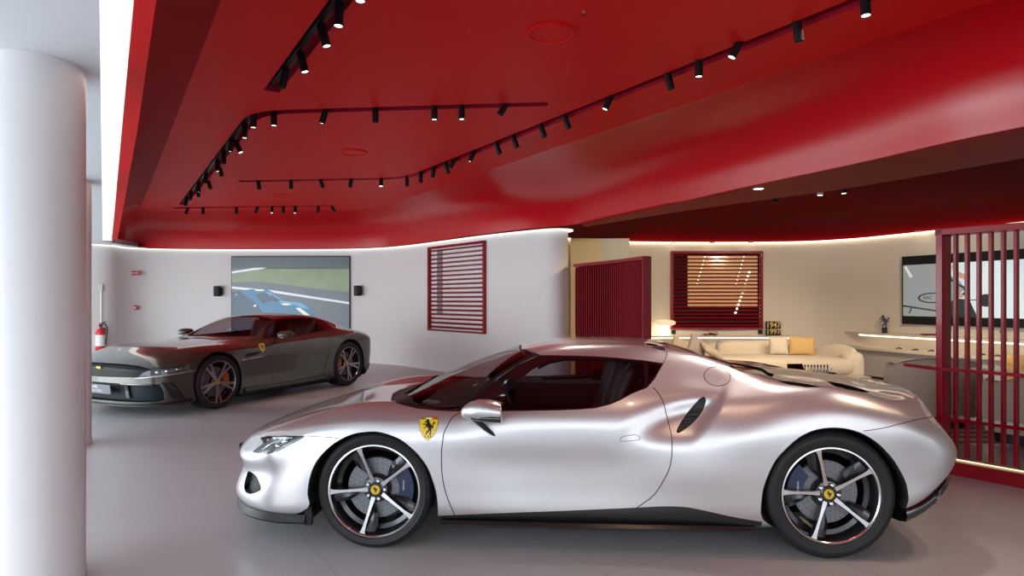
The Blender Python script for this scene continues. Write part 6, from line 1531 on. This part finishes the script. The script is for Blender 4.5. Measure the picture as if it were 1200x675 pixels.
# ---- armchairs and rug seen through the lattice ----------------------------------------
def armchair(px, Z, w, zt, m, label, rz=0):
    c = W(px, 352, Z); r = empty('armchair', (c.x, Z, .0145), rz, label, 'armchair')
    mb = MB(); rows_ = []
    for k in range(19):                               # wrap-round shell, open to the far side
        a = math.radians(180+(-20+220*k/18)); ca, sa_ = math.cos(a), math.sin(a)
        p = Vector((w/2*ca, .40*sa_, 0)); q = Vector((w/2*.74*ca, .40*.70*sa_, 0)); tp = zt-.10*abs(math.cos(a))**4
        rows_.append([p*.94+Vector((0,0,.12)), p+Vector((0,0,.30)), p+Vector((0,0,tp-.10)), p*.97+Vector((0,0,tp-.02)), p.lerp(q,.5)+Vector((0,0,tp)), q*1.03+Vector((0,0,tp-.03)), q+Vector((0,0,tp-.12)), q+Vector((0,0,.30))])
    mb.grid(rows_); mb.f += [list(range(8)), list(range(18*8, 19*8))[::-1]]; mb.m += [0, 0]
    mb.build('back_shell', m, r, smooth=60)
    mb = MB(); rbox(mb, (0, .06, .36), (w*.80, .70, .18), .5); mb.build('seat_cushion', m, r, smooth=180)
    MB().lathe([(.0,.0),(w*.34,.0),(w*.34,.12),(.0,.12)], 36).build('chair_plinth', M['black'], r, smooth=40)
    MB().tube([(w/2*1.004*math.cos(a), .402*math.sin(a), zt-.22) for a in [PI+PI*q/16 for q in range(17)]], .006, 6).build('seam_piping', m, r, smooth=180)
    return r
armchair(1092, 7.85, 1.02, .78, M['beige'], 'beige upholstered armchair seen from behind through the left of the lattice', math.radians(-10))
armchair(1210, 6.75, .95, .73, M['beige'], 'tan upholstered armchair seen from behind at the right edge of the lattice', math.radians(8))
armchair(1222, 8.9, .9, .80, M['mustard'], 'ochre armchair farther back behind the lattice', 0)
rugm = mat('striped_rug', (.30,.14,.09), .95, bump=.3)
nt = rugm.node_tree; tc = nt.nodes.new('ShaderNodeTexCoord'); wv = nt.nodes.new('ShaderNodeTexWave'); wv.bands_direction = 'Y'; wv.inputs['Scale'].default_value = 1.3; wv.inputs['Distortion'].default_value = .6
rp = nt.nodes.new('ShaderNodeValToRGB'); rp.color_ramp.elements[0].color = (.30,.13,.08,1); rp.color_ramp.elements[1].color = (.62,.50,.40,1); rp.color_ramp.elements[0].position = .45; rp.color_ramp.elements[1].position = .62
nt.links.new(tc.outputs['Object'], wv.inputs['Vector']); nt.links.new(wv.outputs['Fac'], rp.inputs[0]); nt.links.new(rp.outputs[0], nt.nodes['Principled BSDF'].inputs['Base Color'])
tag(MB().prism([(4.25,6.75),(7.4,6.35),(7.9,9.6),(4.9,10.0)], .001, .014).build('striped_rug', rugm), 'rust and cream striped rug under the lounge armchairs', 'rug')
# ================================================================== CAMERA, WORLD, LIGHT
cam = bpy.data.cameras.new('camera'); co = bpy.data.objects.new('camera', cam); COL.objects.link(co)
co.location = (0, 0, EYE); co.rotation_euler = (PI/2, 0, 0)
cam.sensor_width = 36; cam.lens = FPX/1200*36; cam.shift_y = (YH-337.5)/1200; cam.clip_start = .05; cam.clip_end = 100
SC.camera = co
wd = bpy.data.worlds.new('daylight'); SC.world = wd; wd.use_nodes = True
nt = wd.node_tree; bg = nt.nodes['Background']
tc = nt.nodes.new('ShaderNodeTexCoord'); sp = nt.nodes.new('ShaderNodeSeparateXYZ'); rp = nt.nodes.new('ShaderNodeValToRGB')
nt.links.new(tc.outputs['Generated'], sp.inputs[0]); nt.links.new(sp.outputs['Z'], rp.inputs[0])
rp.color_ramp.elements[0].position = 0; rp.color_ramp.elements[0].color = (.22, .27, .35, 1)
rp.color_ramp.elements[1].position = .45; rp.color_ramp.elements[1].color = (.80, .92, 1.0, 1)
e = rp.color_ramp.elements.new(.02); e.color = (.40, .43, .46, 1)
e = rp.color_ramp.elements.new(.12); e.color = (.80, .86, .92, 1)
nt.links.new(rp.outputs[0], bg.inputs['Color']); bg.inputs['Strength'].default_value = 1.9
def area(name, loc, target, sx, sy, power, col, spread=PI):
    l = bpy.data.lights.new(name, 'AREA'); l.shape = 'RECTANGLE'; l.size = sx; l.size_y = sy; l.energy = power; l.color = col; l.spread = spread
    o = bpy.data.objects.new(name, l); COL.objects.link(o); o.location = loc
    d = Vector(target)-Vector(loc); o.rotation_euler = d.to_track_quat('-Z', 'Y').to_euler(); return o
def spot(name, loc, target, power, ang, col=(1,.90,.78), blend=.6, size=.05):
    l = bpy.data.lights.new(name, 'SPOT'); l.energy = power; l.spot_size = math.radians(ang); l.spot_blend = blend; l.color = col; l.shadow_soft_size = size
    o = bpy.data.objects.new(name, l); COL.objects.link(o); o.location = loc
    d = Vector(target)-Vector(loc); o.rotation_euler = d.to_track_quat('-Z', 'Y').to_euler(); return o
area('daylight_left', (-8.5, 2.5, 1.6), (0, 8, 1.5), 12, 3.2, 640, (.84, .93, 1.))
area('daylight_far', (-12, 8.5, 1.6), (0, 11, 1.4), 12, 3.2, 440, (.92, .97, 1.))
area('daylight_front', (0.5, -3.0, 2.2), (0, 6, 1.6), 11, 2.4, 130, (.93, .97, 1.))
spot('spot_lounge_a', (3.0, 9.0, 2.7), (2.5, 13.0, .2), 260, 95, (1,.80,.55))
spot('spot_lounge_b', (6.0, 8.2, 2.7), (6.2, 11.5, .2), 240, 95, (1,.80,.55))
spot('spot_lounge_c', (4.6, 9.5, 2.9), (4.6, 10.5, 0), 180, 120, (1,.82,.58))
for k, (p, t, w) in enumerate((((-4.2, 9.5, 3.3), (-3.6, 10.4, .6), 90), ((-1.5, 10, 3.3), (-3, 10.6, .6), 60), ((2.0, 4.5, 3.3), (1.6, 3.6, .7), 70), ((.6, 6.5, 3.3), (.6, 4.2, .9), 60), ((3.2, 3.6, 3.2), (2.9, 4.0, 0), 45))):
    spot('spot_track_%d' % k, p, t, w, 60)
for k, (p, t, w) in enumerate((((3.6, 3.4, 3.2), (2.9, 3.3, 0), 70), ((1.0, 2.4, 3.3), (.9, 2.7, 0), 30))):
    spot('spot_warm_%d' % k, p, t, w, 75, (1, .72, .45), .9)
SC.view_settings.view_transform = 'Standard'
SC.view_settings.look = 'None'
SC.view_settings.exposure = 0.0
SC.cycles.use_denoising = True
SC.cycles.max_bounces = 8; SC.cycles.glossy_bounces = 5; SC.cycles.diffuse_bounces = 4; SC.cycles.transparent_max_bounces = 12
SC.cycles.sample_clamp_indirect = 4.; SC.cycles.caustics_reflective = False; SC.cycles.caustics_refractive = False
SC.cycles.use_adaptive_sampling = True
